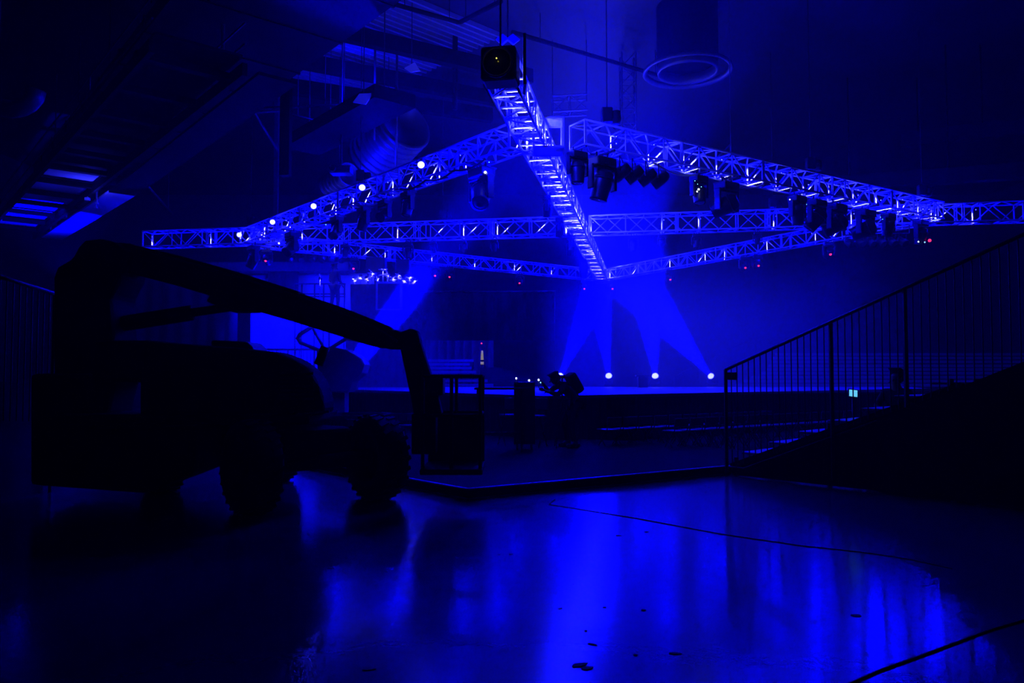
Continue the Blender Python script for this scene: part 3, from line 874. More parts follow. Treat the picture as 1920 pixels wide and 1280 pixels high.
# left counterweight column / riser
riser = [(99, 780), (99, 520), (106, 500), (134, 484), (146, 462), (158, 449), (188, 446), (214, 453), (240, 470), (226, 520), (206, 560), (212, 640), (214, 716), (200, 780)]
bprism(polyp(riser, BY - .3), BY - .3, BY + .35, .06).build('riser', M['machine'], lift)
bprism(polyp([(98, 900), (98, 700), (205, 700), (206, 800), (300, 800), (390, 792), (392, 880), (300, 915)], BY), BY - .45, BY + .6, .06).build('counterweight', M['machine'], lift)
bprism(polyp([(200, 716), (205, 640), (310, 640), (310, 716)], BY), BY - .35, BY + .5, .05).build('control_box', M['machine'], lift)
# long telescopic arm
arm1 = [(196, 452), (232, 456), (330, 478), (418, 503), (424, 520), (474, 578), (430, 570), (372, 560), (300, 545), (215, 530)]
arm_a = [(160, 450), (232, 455), (330, 477), (440, 508), (560, 546), (560, 606), (470, 580), (400, 556), (330, 535), (215, 505)]
bprism(polyp(arm_a, BY - .16), BY - .16, BY + .16, .02).build('main_boom', M['machine'], lift)
arm_b = [(540, 542), (640, 575), (728, 610), (736, 616), (736, 652), (712, 652), (690, 647), (640, 631), (540, 600)]
bprism(polyp(arm_b, BY - .12), BY - .12, BY + .12, .02).build('inner_boom', M['machine'], lift)
# lift cylinder and link under the arm
m = MB()
A_ = at(208, 610, y=BY); B_ = at(360, 586, y=BY); C_ = at(455, 572, y=BY)
m.tube([A_, B_], .10, 12); m.tube([B_, C_], .055, 12); m.build('lift_cylinder', M['machine'], lift)
bprism(polyp([(392, 566), (400, 552), (480, 576), (486, 586), (440, 586)], BY), BY - .1, BY + .1, .02).build('cylinder_bracket', M['machine'], lift)
# hoses along the arm
MB().tube([at(240, 458, y=BY - .2), at(330, 486, y=BY - .2), at(440, 518, y=BY - .2), at(560, 556, y=BY - .2), at(700, 612, y=BY - .18), at(745, 640, y=BY - .18)], .02, 6).build('hydraulic_hose', M['black_metal'], lift)
# elbow, jib, cage
bprism(polyp([(724, 622), (746, 619), (752, 624), (772, 617), (784, 620), (790, 640), (780, 660), (752, 655), (726, 654)], BY), BY - .15, BY + .15, .02).build('elbow', M['machine'], lift)
bprism(polyp([(752, 650), (788, 636), (798, 668), (822, 740), (830, 775), (778, 778), (770, 735)], BY), BY - .11, BY + .11, .02).build('jib', M['machine'], lift)
m = MB(); xa, za = bz(800, 705); xb, zb = bz(903, 705); z0 = .42
for y_ in (BY - .4, BY + .42):
    for zz in (zb, (zb + z0) / 2 + .1): m.tube([(xa, y_, zz), (xb, y_, zz)], .022, 8)
    for x_ in (xa, (xa + xb) / 2, xb): m.tube([(x_, y_, zb), (x_, y_, z0)], .022, 8)
for x_ in (xa, xb):
    for zz in (zb, (zb + z0) / 2 + .1): m.tube([(x_, BY - .4, zz), (x_, BY + .42, zz)], .022, 8)
m.build('cage_rail', M['machine'], lift)
MB().bevbox(((xa + xb) / 2, BY, z0), (xb - xa + .06, .9, .07), .015).build('cage_floor', M['machine'], lift)
MB().bevbox(((xa + xb) / 2, BY + .40, .74), (xb - xa, .03, .6), .01).build('cage_panel', M['machine'], lift)
MB().bevbox((xa + .12, BY, zb - .12), (.2, .34, .24), .02).build('control_panel', M['black_plastic'], lift)
MB().bevbox((xa - .02, BY, .85), (.3, .3, .5), .02).build('cage_bracket', M['machine'], lift)

# ================================================================ SMALL THINGS BY THE STAGE
# light table in front of the deck, flight case, chairs
def table(c, w_, d_, h_, rz, label):
    r = thing('folding_table', label, 'table', c, 0)
    R_ = Matrix.Rotation(rz, 3, 'Z')
    MB().bevbox(Vector(c) + Vector((0, 0, h_)), (w_, d_, .035), .01, rz=rz).build('tabletop', M['plywood'], r)
    for a in (-1, 1):
        for b in (-1, 1):
            MB().tube([Vector(c) + R_ @ Vector((a * (w_ / 2 - .06), b * (d_ / 2 - .05), 0)), Vector(c) + R_ @ Vector((a * (w_ / 2 - .06), b * (d_ / 2 - .05), h_))], .02, 6).build('leg', M['black_metal'], r)
    m = MB(); m.bar(Vector(c) + R_ @ Vector((-w_ / 2 + .06, 0, .33)), Vector(c) + R_ @ Vector((w_ / 2 - .06, 0, .33)), .04, .04); m.build('stretcher', M['black_metal'], r)
TY = 14.6
tc_ = at(937, 728, y=TY)
table((tc_.x, TY, AH), .95, .6, tc_.z - AH, 0, 'black folding table in front of the stage corner, between lift cage and chair')
def stage_chair(c, rz, label):
    o = copy_tree(ch0); o.location = c; o.rotation_euler = (0, 0, rz); o['label'] = label; o['group'] = 'loose chairs by the stage corner'; o.scale = (1, 1, 1.38); return o
q = at(1003, 735, y=15.4); stage_chair((q.x, 15.4, AH), 2.6, 'tall-backed dark chair standing alone right of the folding table')
q = at(955, 735, y=15.6); stage_chair((q.x, 15.8, AH), .4, 'dark chair tucked behind the right end of the folding table')
case = thing('flight_case', 'upright black flight case beside the loose chair by the stage corner', 'flight case', (at(983, 735, y=14.9).x, 14.9, AH))
cc = Vector(case.location)
MB().bevbox(cc + Vector((0, 0, .66)), (.38, .42, 1.1), .02).build('body', M['black_plastic'], case)
MB().bevbox(cc + Vector((0, 0, 1.26)), (.38, .42, .09), .02).build('lid', M['black_plastic'], case)
for a in (-1, 1):
    for b in (-1, 1): MB().lathe([(.001, -.02), (.05, -.02), (.05, .02), (.001, .02)], cc + Vector((a * .14, b * .16, .05)), 12, (1, 0, 0)).build('castor', M['rubber'], case)
m = MB()
for a in (-1, 1):
    for b in (-1, 1): m.bar(cc + Vector((a * .19, b * .21, .11)), cc + Vector((a * .19, b * .21, 1.3)), .025, .025)
m.build('corner_trim', M['black_metal'], case)
# posts with small indicator lights standing at the stage edge
for i, (px_, top, py_, mm, lab) in enumerate((
        (968, 706, 709, 'white_led', 'slim black stand with a white dot light, nearest the stepped seating'),
        (992, 708, 713, 'white_led', 'slim black stand with a faint white dot light, between two brighter ones'),
        (1010, 706, 712, 'white_led', 'slim black stand with a white dot and a cyan dot, left of the bent person'))):
    p = at(px_, 726, z=DZ); p = Vector((p.x, 26.5, DZ)); p.x = at(px_, 720, y=26.5).x
    r = thing('lamp_stand', lab, 'stand', p, 0, 'slim stands on the stage')
    MB().tube([p, Vector((p.x, p.y, at(px_, top, y=p.y).z))], .018, 6).build('pole', M['black_metal'], r)
    MB().lathe([(.001, .0), (.16, .0), (.16, .02), (.001, .02)], p, 14).build('base', M['black_metal'], r)
    MB().sphere(at(px_, py_, y=p.y - .04), .035, 8).build('indicator', M[mm], r)
    if i == 2: MB().sphere(at(1014, 717, y=p.y - .04), .025, 8).build('indicator', M['cyan_led'], r)
# small case on the stage beside the third beam light
p = at(1205, 726, z=DZ)
r = thing('road_case', 'small dark case with side handles next to the third beam light', 'case', p)
MB().bevbox(p + Vector((0, 0, .2)), (.36, .3, .4), .03).build('body', M['black_plastic'], r)
MB().bevbox(p + Vector((0, 0, .42)), (.5, .32, .05), .01).build('lid', M['black_plastic'], r)

# ================================================================ PEOPLE
def skin(name, pts, edges, m, parent):
    me = bpy.data.meshes.new(name)
    names = list(pts.keys()); idx = {n_: i for i, n_ in enumerate(names)}
    me.from_pydata([Vector(pts[n_][0]) for n_ in names], [(idx[a], idx[b]) for a, b in edges], [])
    o = bpy.data.objects.new(name, me); col.objects.link(o); o.parent = parent
    md = o.modifiers.new('skin', 'SKIN'); md.use_smooth_shade = True
    sv = me.skin_vertices[0].data
    for n_ in names:
        r = pts[n_][1]; sv[idx[n_]].radius = (r, r) if not isinstance(r, tuple) else r
        sv[idx[n_]].use_root = (n_ == names[0])
    o.modifiers.new('sub', 'SUBSURF').levels = 1
    o.modifiers['sub'].render_levels = 2
    me.materials.append(m)
    return o
def person(label, loc, rz, J, parts=('jacket', 'trousers'), group=None):
    r = thing('person', label, 'person', loc, rz, group)
    P = {}
    P['pelvis'] = (J['pelvis'], (.15, .11)); P['spine'] = (J['spine'], (.14, .105)); P['chest'] = (J['chest'], (.17, .12))
    P['neck'] = (J['neck'], .055); P['jaw'] = (J['jaw'], (.07, .08)); P['skull'] = (J['skull'], (.078, .095)); P['crown'] = (J['crown'], (.05, .06))
    E = [('pelvis', 'spine'), ('spine', 'chest'), ('chest', 'neck'), ('neck', 'jaw'), ('jaw', 'skull'), ('skull', 'crown')]
    for s in 'LR':
        for n_, rr in (('sh', .06), ('el', .043), ('wr', .028)): P[n_ + s] = (J[n_ + s], rr)
        wr = Vector(J['wr' + s]); el = Vector(J['el' + s]); d = (wr - el).normalized()
        side = d.cross(Vector((0, 1, 0))); side = side.normalized() if side.length > .1 else Vector((1, 0, 0))
        pm = wr + d * .07; P['pm' + s] = (pm, (.035, .02))
        E += [('chest', 'sh' + s), ('sh' + s, 'el' + s), ('el' + s, 'wr' + s), ('wr' + s, 'pm' + s)]
        cur = Vector((0, .35, 0)) + d
        for k_, off, ln in (('a', -.03, .07), ('b', -.01, .08), ('c', .01, .077), ('d', .03, .06)):
            k0 = pm + side * off + d * .03; k1 = k0 + d * ln * .5; k2 = k1 + cur.normalized() * ln * .5
            P[f'{k_}0{s}'] = (k0, .010); P[f'{k_}1{s}'] = (k1, .009); P[f'{k_}2{s}'] = (k2, .008)
            E += [('pm' + s, f'{k_}0{s}'), (f'{k_}0{s}', f'{k_}1{s}'), (f'{k_}1{s}', f'{k_}2{s}')]
        t0 = wr + d * .03 + side * -.035; t1 = t0 + (d * .6 - side).normalized() * .04
        P['t0' + s] = (t0, .012); P['t1' + s] = (t1, .009); E += [('wr' + s, 't0' + s), ('t0' + s, 't1' + s)]
        for n_, rr in (('hp', .095), ('kn', .06), ('an', .04), ('he', .035), ('to', .03)): P[n_ + s] = (J[n_ + s], rr)
        E += [('pelvis', 'hp' + s), ('hp' + s, 'kn' + s), ('kn' + s, 'an' + s), ('an' + s, 'to' + s), ('an' + s, 'he' + s)]
    skin('body', P, E, M['skin'], r)
    fw = Vector(J.get('face', (0, 1, 0))).normalized(); sk = Vector(J['skull']); jw = Vector(J['jaw'])
    # hair cap, clothing
    HP = {'a': (sk + Vector((0, -.01, .02)) - fw * .01, (.09, .1)), 'b': (Vector(J['crown']) - fw * .02, (.07, .075)), 'c': (jw - fw * .05 + Vector((0, 0, .02)), (.06, .05))}
    skin('hair', HP, [('a', 'b'), ('a', 'c')], M['hair'], r)
    T = {'pelvis': (J['pelvis'], (.165, .125)), 'spine': (J['spine'], (.155, .12)), 'chest': (J['chest'], (.185, .135)), 'neck': (Vector(J['neck']) - Vector((0, 0, .02)), .065)}
    TE = [('pelvis', 'spine'), ('spine', 'chest'), ('chest', 'neck')]
    for s in 'LR':
        T['sh' + s] = (J['sh' + s], .07); T['el' + s] = (J['el' + s], .055); T['wr' + s] = (Vector(J['el' + s]).lerp(Vector(J['wr' + s]), .85), .04)
        TE += [('chest', 'sh' + s), ('sh' + s, 'el' + s), ('el' + s, 'wr' + s)]
    skin('jacket', T, TE, M['cloth'], r)
    L_p = {'pelvis': (J['pelvis'], (.16, .12))}; LE = []
    for s in 'LR':
        L_p['hp' + s] = (J['hp' + s], .11); L_p['kn' + s] = (J['kn' + s], .08); L_p['an' + s] = (J['an' + s], .06)
        LE += [('pelvis', 'hp' + s), ('hp' + s, 'kn' + s), ('kn' + s, 'an' + s)]
    skin('trousers', L_p, LE, M['cloth'], r)
    m = MB()
    for s in 'LR':
        an = Vector(J['an' + s]); to = Vector(J['to' + s]); he = Vector(J['he' + s])
        d = (to - he); mdp = (to + he) / 2
        mtx = d.to_track_quat('Y', 'Z').to_matrix()
        sh = MB().bevbox((mdp.x, mdp.y, mdp.z), (.1, d.length + .08, .085), .03, mtx=mtx).build('shoe', M['rubber'], None); sh.parent = r
    # nose, ears as one small detail mesh on the head are grown into the face
    f = MB(); f.sphere(sk * .4 + jw * .6 + fw * .1, .016, 8, (1, 1.2, 1.3))
    sd = fw.cross(Vector((0, 0, 1))).normalized()
    for a in (-1, 1): f.sphere(sk * .5 + jw * .5 + sd * .085 * a, .022, 8, (.5, 1, 1.4))
    g = f.build('face_details', M['skin'], None); g.parent = r
    return r
def stand_pose():
    return {'pelvis': (0, 0, .95), 'spine': (0, 0, 1.14), 'chest': (0, 0, 1.36), 'neck': (0, .01, 1.51), 'jaw': (0, .03, 1.59), 'skull': (0, .02, 1.67), 'crown': (0, .01, 1.73),
            'shL': (-.18, 0, 1.43), 'elL': (-.24, .02, 1.16), 'wrL': (-.2, .2, 1.02), 'shR': (.18, 0, 1.43), 'elR': (.24, .0, 1.15), 'wrR': (.2, .18, 1.0),
            'hpL': (-.1, 0, .9), 'knL': (-.14, .04, .5), 'anL': (-.17, -.02, .09), 'heL': (-.17, -.07, .045), 'toL': (-.19, .14, .04),
            'hpR': (.1, 0, .9), 'knR': (.13, .05, .5), 'anR': (.16, .0, .09), 'heR': (.16, -.05, .045), 'toR': (.18, .16, .04)}
def bent_pose():
    j = stand_pose()
    j.update({'pelvis': (0, -.12, .92), 'spine': (0, .0, 1.08), 'chest': (0, .16, 1.22), 'neck': (0, .27, 1.29), 'jaw': (0, .34, 1.31), 'skull': (0, .38, 1.37), 'crown': (0, .40, 1.43),
              'shL': (-.18, .2, 1.24), 'elL': (-.2, .36, 1.05), 'wrL': (-.1, .55, 1.12), 'shR': (.18, .2, 1.24), 'elR': (.2, .4, 1.1), 'wrR': (.1, .55, 1.25),
              'hpL': (-.1, -.1, .88), 'hpR': (.1, -.1, .88), 'knL': (-.12, .06, .48), 'knR': (.12, .1, .5), 'face': (0, 1, -.3)})
    return j
def sit_pose():
    j = stand_pose()
    for k_ in ('pelvis', 'spine', 'chest', 'neck', 'jaw', 'skull', 'crown', 'shL', 'elL', 'wrL', 'shR', 'elR', 'wrR'):
        x, y, z = j[k_]; j[k_] = (x, y, z - .42)
    j.update({'hpL': (-.1, .02, .5), 'knL': (-.14, .45, .52), 'anL': (-.14, .46, .1), 'heL': (-.14, .42, .045), 'toL': (-.15, .62, .04),
              'hpR': (.1, .02, .5), 'knR': (.15, .45, .52), 'anR': (.16, .42, .1), 'heR': (.16, .38, .045), 'toR': (.17, .58, .04),
              'pelvis': (0, 0, .54), 'elL': (-.24, .15, .78), 'wrL': (-.1, .36, .74), 'elR': (.24, .15, .78), 'wrR': (.1, .36, .74)})
    return j

# ---- balcony platform with its person and gear
PY = 28.0
pz = at(640, 583, y=PY).z
xa = at(588, 583, y=PY).x; xb = at(786, 583, y=PY).x; xm = at(652, 583, y=PY).x
plat = thing('equipment_platform', 'high black platform behind the boom lift arm, carrying the draped desk', 'platform', ((xa + xb) / 2, PY, 0))
MB().box(((xa + xb) / 2, PY + .9, pz - .06), (xb - xa, 2.6, .12)).build('deck', M['plywood'], plat)
pleated((xm, PY - .36), (xb, PY - .36), .0, pz - .1, .03, .25).build('front_drape', M['drape'], plat)
pleated((xb - .02, PY - .36), (xb - .02, PY + 2.1), .0, pz - .1, .03, .25).build('side_drape', M['drape'], plat)
for x_ in (xa + .1, xm):
    MB().tube([(x_, PY + 2.0, 0), (x_, PY + 2.0, pz - .1)], .04, 8).build('leg', M['black_metal'], plat)
person('person in dark clothes with feet apart standing left of the gear-covered desk', (at(627, 583, y=PY + .2).x, PY + .2, pz), -.5, stand_pose())
# draped desk
dx0 = at(657, 560, y=PY).x; dx1 = at(782, 560, y=PY).x
desk = thing('draped_desk', 'long waist-high desk under black cloth on the equipment platform', 'desk', ((dx0 + dx1) / 2, PY + .3, pz))
dz = at(700, 534, y=PY).z
pleated((dx0, PY - .02), (dx1, PY - .02), pz, dz, .03, .22).build('cloth', M['drape'], desk)
MB().box(((dx0 + dx1) / 2, PY + .4, dz), (dx1 - dx0, .85, .05)).build('top', M['plywood'], desk)
for s in (dx0 + .02, dx1 - .02): MB().box((s, PY + .4, (pz + dz) / 2), (.03, .8, dz - pz)).build('side_panel', M['plywood'], desk)
# metal framed case right of the desk
fx0 = at(711, 560, y=PY - .2).x + .55; fx1 = at(752, 560, y=PY).x + .35
fc0 = at(709, 568, y=PY); fc1 = at(754, 531, y=PY)
r = thing('gear_rack', 'open square metal frame holding a black box, at the right of the draped desk', 'rack', ((fc0.x + fc1.x) / 2, PY - .3, pz))
m = MB(); z0_, z1_ = pz, fc1.z
for x_ in (fc0.x, fc1.x):
    for y_ in (PY - .34, PY - .1): m.bar((x_, y_, z0_), (x_, y_, z1_), .045)
for zz in (z0_ + .03, z1_):
    for y_ in (PY - .34, PY - .1): m.bar((fc0.x, y_, zz), (fc1.x, y_, zz), .045)
m.build('frame', M['alu'], r)
MB().bevbox(((fc0.x + fc1.x) / 2, PY - .2, (z0_ + z1_) / 2), (fc1.x - fc0.x - .08, .2, z1_ - z0_ - .1), .01).build('box', M['black_plastic'], r)
# shiny clutter: lamp stands and stage fixtures stored on the desk
random.seed(11)
spots = [(592, 524), (664, 524), (676, 519), (687, 522), (698, 512), (708, 523), (718, 508), (727, 516), (737, 522), (747, 515), (757, 526), (768, 520), (776, 527)]
for i, (px_, py_) in enumerate(spots):
    p = at(px_, py_, y=PY + .12 + .12 * (i % 3)); base = Vector((p.x, p.y, dz + .025))
    if px_ < 600: base.z = pz; base.x = max(base.x, xa + .2); p.x = base.x
    lab = f'{ORD[i]} small chrome gear stand from the left on and around the draped desk'
    r = thing('gear_stand', lab, 'equipment stand', base, 0, 'chrome gear stands on the equipment platform')
    MB().tube([base, p], .018, 8).build('pole', M['alu'], r)
    m = MB()
    for a in range(3):
        an = a * 2.1 + i; m.tube([base + Vector((0, 0, .1)), base + Vector((math.cos(an) * .12, math.sin(an) * .12, .006))], .012, 6)
    m.build('tripod', M['alu'], r)
    for j in range(4):
        c_ = base.lerp(p, random.uniform(.5, 1.15)); v_ = Vector((random.uniform(-1, 1), random.uniform(-.4, .4), random.uniform(-.7, .7))).normalized() * random.uniform(.08, .2)
        MB().tube([c_ - v_, c_ + v_], random.choice((.012, .018, .026)), 6).build('clamp_arm', M['alu'], r)
    MB().lathe([(.001, -.06), (.05, -.05), (.06, .02), (.065, .05), (.05, .05)], p + Vector((0, .05, .04)), 12, (random.uniform(-1, 1), -.8, .2)).build('lamp_head', M['black_plastic'], r)
    light('gear_fill', 'POINT', p + Vector((.05, -.10, -.02)), 9, DEEP, shadow_soft_size=.02)  # added point lights that make the chrome gear sparkle
    light('gear_sparkle_fill', 'POINT', p + Vector((.03, -.05, -.02)), .35, (1, 1, 1), shadow_soft_size=.012)
# large dark speaker boxes behind the gear
for (xa_, ya_, xb_, yb_, lab) in ((686, 482, 722, 510, 'black equipment box standing behind the draped desk, left one'),
                                  (742, 486, 768, 514, 'black equipment box behind the right end of the draped desk')):
    a = at(xa_, ya_, y=PY + 1.2); b = at(xb_, yb_, y=PY + 1.2)
    r = thing('equipment_box', lab, 'box', ((a.x + b.x) / 2, PY + 1.4, pz))
    MB().bevbox(((a.x + b.x) / 2, PY + 1.4, (a.z + b.z) / 2), (b.x - a.x, .5, a.z - b.z), .03).build('body', M['black_plastic'], r)
    for x_ in (a.x + .05, b.x - .05): MB().tube([(x_, PY + 1.4, b.z + .02), (x_, PY + 1.4, pz)], .03, 8).build('leg', M['black_metal'], r)
light('platform_fill', 'POINT', (at(700, 515, y=PY + .9).x, PY + 2.6, dz + 1.2), 120, DEEP, shadow_soft_size=.1)  # fill point added behind the desk, no lamp there

# ---- balcony ledge, its railing, lit drape and grey drapes
LY = 34.6
a = at(372, 491, y=LY); b = at(655, 508, y=LY)
struct(MB().box(((a.x + b.x) / 2, LY + .6, (a.z + b.z) / 2), (b.x - a.x, 1.2, a.z - b.z)), 'trim_1', M['mid_drape'])
light('ledge_fill', 'POINT', at(520, 530, y=32.6), 260, DEEP, shadow_soft_size=.1); light('ledge_fill', 'POINT', at(625, 478, y=33.2), 160, DEEP, shadow_soft_size=.1)  # fill points added to brighten the ledge, no lamps there
r = thing('balcony_railing', 'thin dark pipe railing standing behind and left of the balcony person', 'railing', (at(590, 557, y=33).x, 33.0, 0))
zt, zm, zb_ = at(590, 532, y=33).z, at(590, 551, y=33).z, at(590, 556, y=33).z
for zz in (zt, zm, zb_): MB().tube([(at(552, 540, y=33).x, 33, zz), (at(648, 540, y=33).x, 33, zz)], .03, 8).build('rail', M['black_metal'], r)
for px_ in (554, 566, 590, 607, 646): MB().tube([(at(px_, 540, y=33).x, 33, 0), (at(px_, 540, y=33).x, 33, zt)], .035, 8).build('post', M['black_metal'], r)
# bright wall
wa = at(474, 516, y=35.6); wb = at(700, 700, y=35.6)
r = thing('lit_drape', 'bright blue-lit white cloth wall seen under the boom lift arm', 'drape', ((wa.x + wb.x) / 2, 35.6, 0))
MB().box(((wa.x + wb.x) / 2, 35.6, wa.z / 2), (wb.x - wa.x, .04, wa.z)).build('cloth', M['white_drape'], r)
MB().tube([(wa.x - .1, 35.6, wa.z + .04), (wb.x + .1, 35.6, wa.z + .04)], .05, 8).build('pipe', M['steel'], r)
MB().tube([(wa.x - .05, 35.62, 0), (wa.x - .05, 35.62, wa.z + .04)], .04, 8).build('upright', M['steel'], r)
for i in range(3):
    x_ = wa.x + .8 + i * 1.9
    l = light('wall_fill', 'SPOT', (x_, 33.2, 5.9), P_WALL, DEEP, spot_size=math.radians(80), spot_blend=.5, shadow_soft_size=.2); aim(l, Vector((0, 2.4, -3.6)))  # unseen spots added to brighten the cloth
# dark grey pleated drapes left of it
solo(pleated((at(205, 600, y=33.8).x, 33.8), (wa.x - .06, 33.8), 0, at(440, 508, y=33.8).z, .06, .7), 'grey_curtain', M['grey_drape'], 'tall dim pleated curtain left of the bright cloth wall', 'curtain')
solo(pleated((at(498, 540, y=34.4).x, 34.72), (at(556, 540, y=34.4).x, 34.72), at(520, 560, y=34.4).z, at(520, 508, y=34.4).z + .06, .05, .5), 'grey_curtain', M['grey_drape'], 'short dim pleated curtain hanging from the balcony ledge above the boom arm', 'curtain')
# picket barrier in front of the bright wall
ya_ = 33.0
r = thing('picket_barrier', 'low dark barrier of close bars at the foot of the bright cloth wall', 'barrier', (at(560, 660, y=ya_).x, ya_, 0))
zt = at(560, 655, y=ya_).z; x0_ = at(440, 655, y=ya_).x; x1_ = at(640, 655, y=ya_).x
MB().tube([(x0_, ya_, zt), (x1_, ya_, zt)], .05, 8).build('top_rail', M['black_metal'], r)
MB().tube([(x0_, ya_, .12), (x1_, ya_, .12)], .03, 8).build('bottom_rail', M['black_metal'], r)
for i in range(29):
    x_ = x0_ + (x1_ - x0_) * i / 28; MB().tube([(x_, ya_, 0 if i % 7 == 0 else .12), (x_, ya_, zt)], .024 if i % 7 else .04, 6).build('bar', M['black_metal'], r)
# tilted steel frame machine behind the hood
fy = 19.5
fz = at(610, 735, z=DZ)
r = thing('folded_lift', 'dim steel machine with an upturned triangular tube frame, behind the boom lift hood', 'machine', (at(640, 735, y=fy).x, fy, 0))
m = MB()
pt = lambda px_, py_, dy=0: at(px_, py_, y=fy + dy)
for dy in (-.35, .35):
    m.tube([pt(586, 612, dy), pt(562, 627, dy), pt(558, 634, dy), pt(563, 642, dy), pt(608, 660, dy), pt(650, 634, dy), pt(690, 640, dy)], .055, 10)
    m.tube([pt(586, 614, dy), pt(606, 650, dy)], .04, 8)
for a in ((586, 612), (562, 636), (608, 660), (650, 634)): m.tube([pt(*a, -.35), pt(*a, .35)], .04, 8)
m.build('tube_frame', M['steel'], r)
bprism(polyp([(600, 655), (626, 650), (655, 656), (684, 672), (690, 684), (684, 700), (668, 714), (660, 735), (604, 735)], fy), fy - .4, fy + .4, .04).build('body', M['steel'], r)
MB().box((pt(632, 735).x, fy, (pt(632, 733).z) / 2 + .3), (.5, .5, pt(632, 733).z - .6)).build('mast_foot', M['steel'], r)
MB().bevbox((pt(632, 735).x, fy, .3), (1.6, 1.1, .45), .05).build('wheel_base', M['steel'], r)

# ---- black masking drape and curtain above the left stepped seating
BYY = 31.2
zb_ = at(850, 638, y=BYY).z; zt_ = at(850, 548, y=BYY).z
solo(pleated((at(786, 600, y=BYY).x, BYY), (at(1035, 600, y=BYY).x, BYY), zb_, zt_, .04, .6), 'black_drape', M['drape'], 'wide black border drape hanging over the stepped seating', 'drape')
m = MB().tube([(at(780, 600, y=BYY).x, BYY, zt_ + .03), (at(1042, 600, y=BYY).x, BYY, zt_ + .03)], .05, 8)
for px_ in (782, 1040): m.tube([(at(px_, 600, y=BYY).x, BYY, 0), (at(px_, 600, y=BYY).x, BYY, zt_ + .03)], .025, 8)
solo(m, 'drape_frame', M['black_metal'], 'black pipe frame that carries the wide border drape', 'frame')
solo(pleated((at(700, 650, y=38).x, 38.4), (at(925, 650, y=38).x, 38.4), 0, at(850, 628, y=38.4).z, .15, .42), 'grey_curtain', M['mid_drape'], 'blue-lit pleated curtain behind the top of the stepped seating', 'curtain')
l = light('curtain_fill', 'SPOT', (at(840, 640, y=33.5).x, 35.4, 6.5), 520, DEEP, spot_size=math.radians(85), spot_blend=.8, shadow_soft_size=.2); aim(l, Vector((0, 2.2, -4.6)))  # added fill spot for the curtain, no fixture

# ---- stepped seating (far left) and (far right)
def bleacher(name, label, rows, xl, xr, y0, z0, rise, dep, m_plank, m_body, left_steps=None):
    r = thing(name, label, 'seating', ((xl + xr) / 2, y0, 0))
    for k_ in range(rows):
        a = xl[k_] if isinstance(xl, list) else xl; b = xr[k_] if isinstance(xr, list) else xr
        y_ = y0 + dep * k_; z_ = z0 + rise * k_
        MB().bevbox(((a + b) / 2, y_ + .13, z_ + .02), (b - a, .26, .04), .008).build('bench', m_plank, r)
        MB().box(((a + b) / 2, y_ + .62 * dep, z_ - .30 + rise * .5 - .02), (b - a, dep * .55, .05)).build('walkway', m_body, r)
    m = MB(); n_ = 5
    for i in range(n_):
        x_ = (xl if not isinstance(xl, list) else max(xl)) + .1 + ((xr if not isinstance(xr, list) else min(xr)) - .2 - (xl if not isinstance(xl, list) else max(xl))) * i / (n_ - 1)
        m.bar((x_, y0 + .1, z0 - .1), (x_, y0 + dep * rows, z0 + rise * rows - .1), .06, .1)
        for k_ in range(rows):
            m.bar((x_, y0 + .13 + dep * k_, 0), (x_, y0 + .13 + dep * k_, z0 + rise * k_), .05, .05)
    m.build('support_frame', M['black_metal'], r)
    return r
def bleach(name, label, ys, xls, xrs, y0, dep, mp):
    r = thing(name, label, 'seating', (at(sum(xls) / len(xls), 700, y=y0).x, y0, 0))
    zz = []
    for k_, (py_, a_, b_) in enumerate(zip(ys, xls, xrs)):
        y_ = y0 + dep * k_; z_ = at(900, py_, y=y_).z; zz.append((y_, z_))
        a = at(a_, py_, y=y_).x; b = at(b_, py_, y=y_).x
        MB().bevbox(((a + b) / 2, y_ + .13, z_), (b - a, .26, .12), .008).build('bench', mp, r)
        MB().box(((a + b) / 2, y_ + dep * .75, z_ - .34), (b - a, dep * .6, .05)).build('walkway', M['plywood'], r)
    a = at(max(xls) + 4, 700, y=y0 + dep * len(ys)).x; b = at(min(xrs) - 4, 700, y=y0).x
    for i in range(5):
        x_ = a + (b - a) * i / 4; m = MB()
        for (y_, z_) in zz: m.bar((x_, y_ + .13, 0), (x_, y_ + .13, z_ - .03), .05, .05)
        m.bar((x_, zz[0][0] + .1, .15), (x_, zz[-1][0], .15), .05, .05)
        m.bar((x_, zz[0][0] + .1, max(.2, zz[0][1] - .45)), (x_, zz[-1][0], zz[-1][1] - .45), .05, .08)
        m.build('support_frame', M['black_metal'], r)
    return r
bleach('stepped_seating', 'blue-lit stepped bench seating behind the stage, right of the boom lift jib',
       [722, 714, 706, 697.5, 690, 683, 676], [800] * 7, [925, 914, 903, 892, 884, 881, 888], 32.4, .75, M['bench'])
bleach('stepped_seating', 'long dim stepped bench seating seen through the right handrail bars',
       [722, 714.5, 707, 699.5, 692.5, 685.5, 678, 671, 664], [1382, 1398, 1412, 1428, 1440, 1444, 1448, 1452, 1456], [1990] * 9, 31.6, .78, M['bench'])
l = light('seating_fill', 'SPOT', (at(870, 680, y=31.8).x, 31.7, 6.4), 2600, DEEP, spot_size=math.radians(70), spot_blend=.8, shadow_soft_size=.15); aim(l, Vector((.4, 2.6, -4.4)))  # fill spot added above and in front to brighten the benches
# stair next to the left seating
r = thing('seating_stair', 'blue-lit flight of wide steps right of the far stepped seating', 'stairs', (at(940, 710, y=32.5).x, 32.5, 0))
for k_ in range(8):
    y_ = 32.6 + .62 * k_; py_ = 725 - 5.2 * k_
    a = at(928 - 4 * k_, 700, y=y_).x; b = at(1040 - 14 * k_, 700, y=y_).x; z_ = at(900, py_, y=y_).z
    MB().box(((a + b) / 2, y_ + .31, z_ / 2), (b - a, .62, z_)).build('step', M['wall'], r)
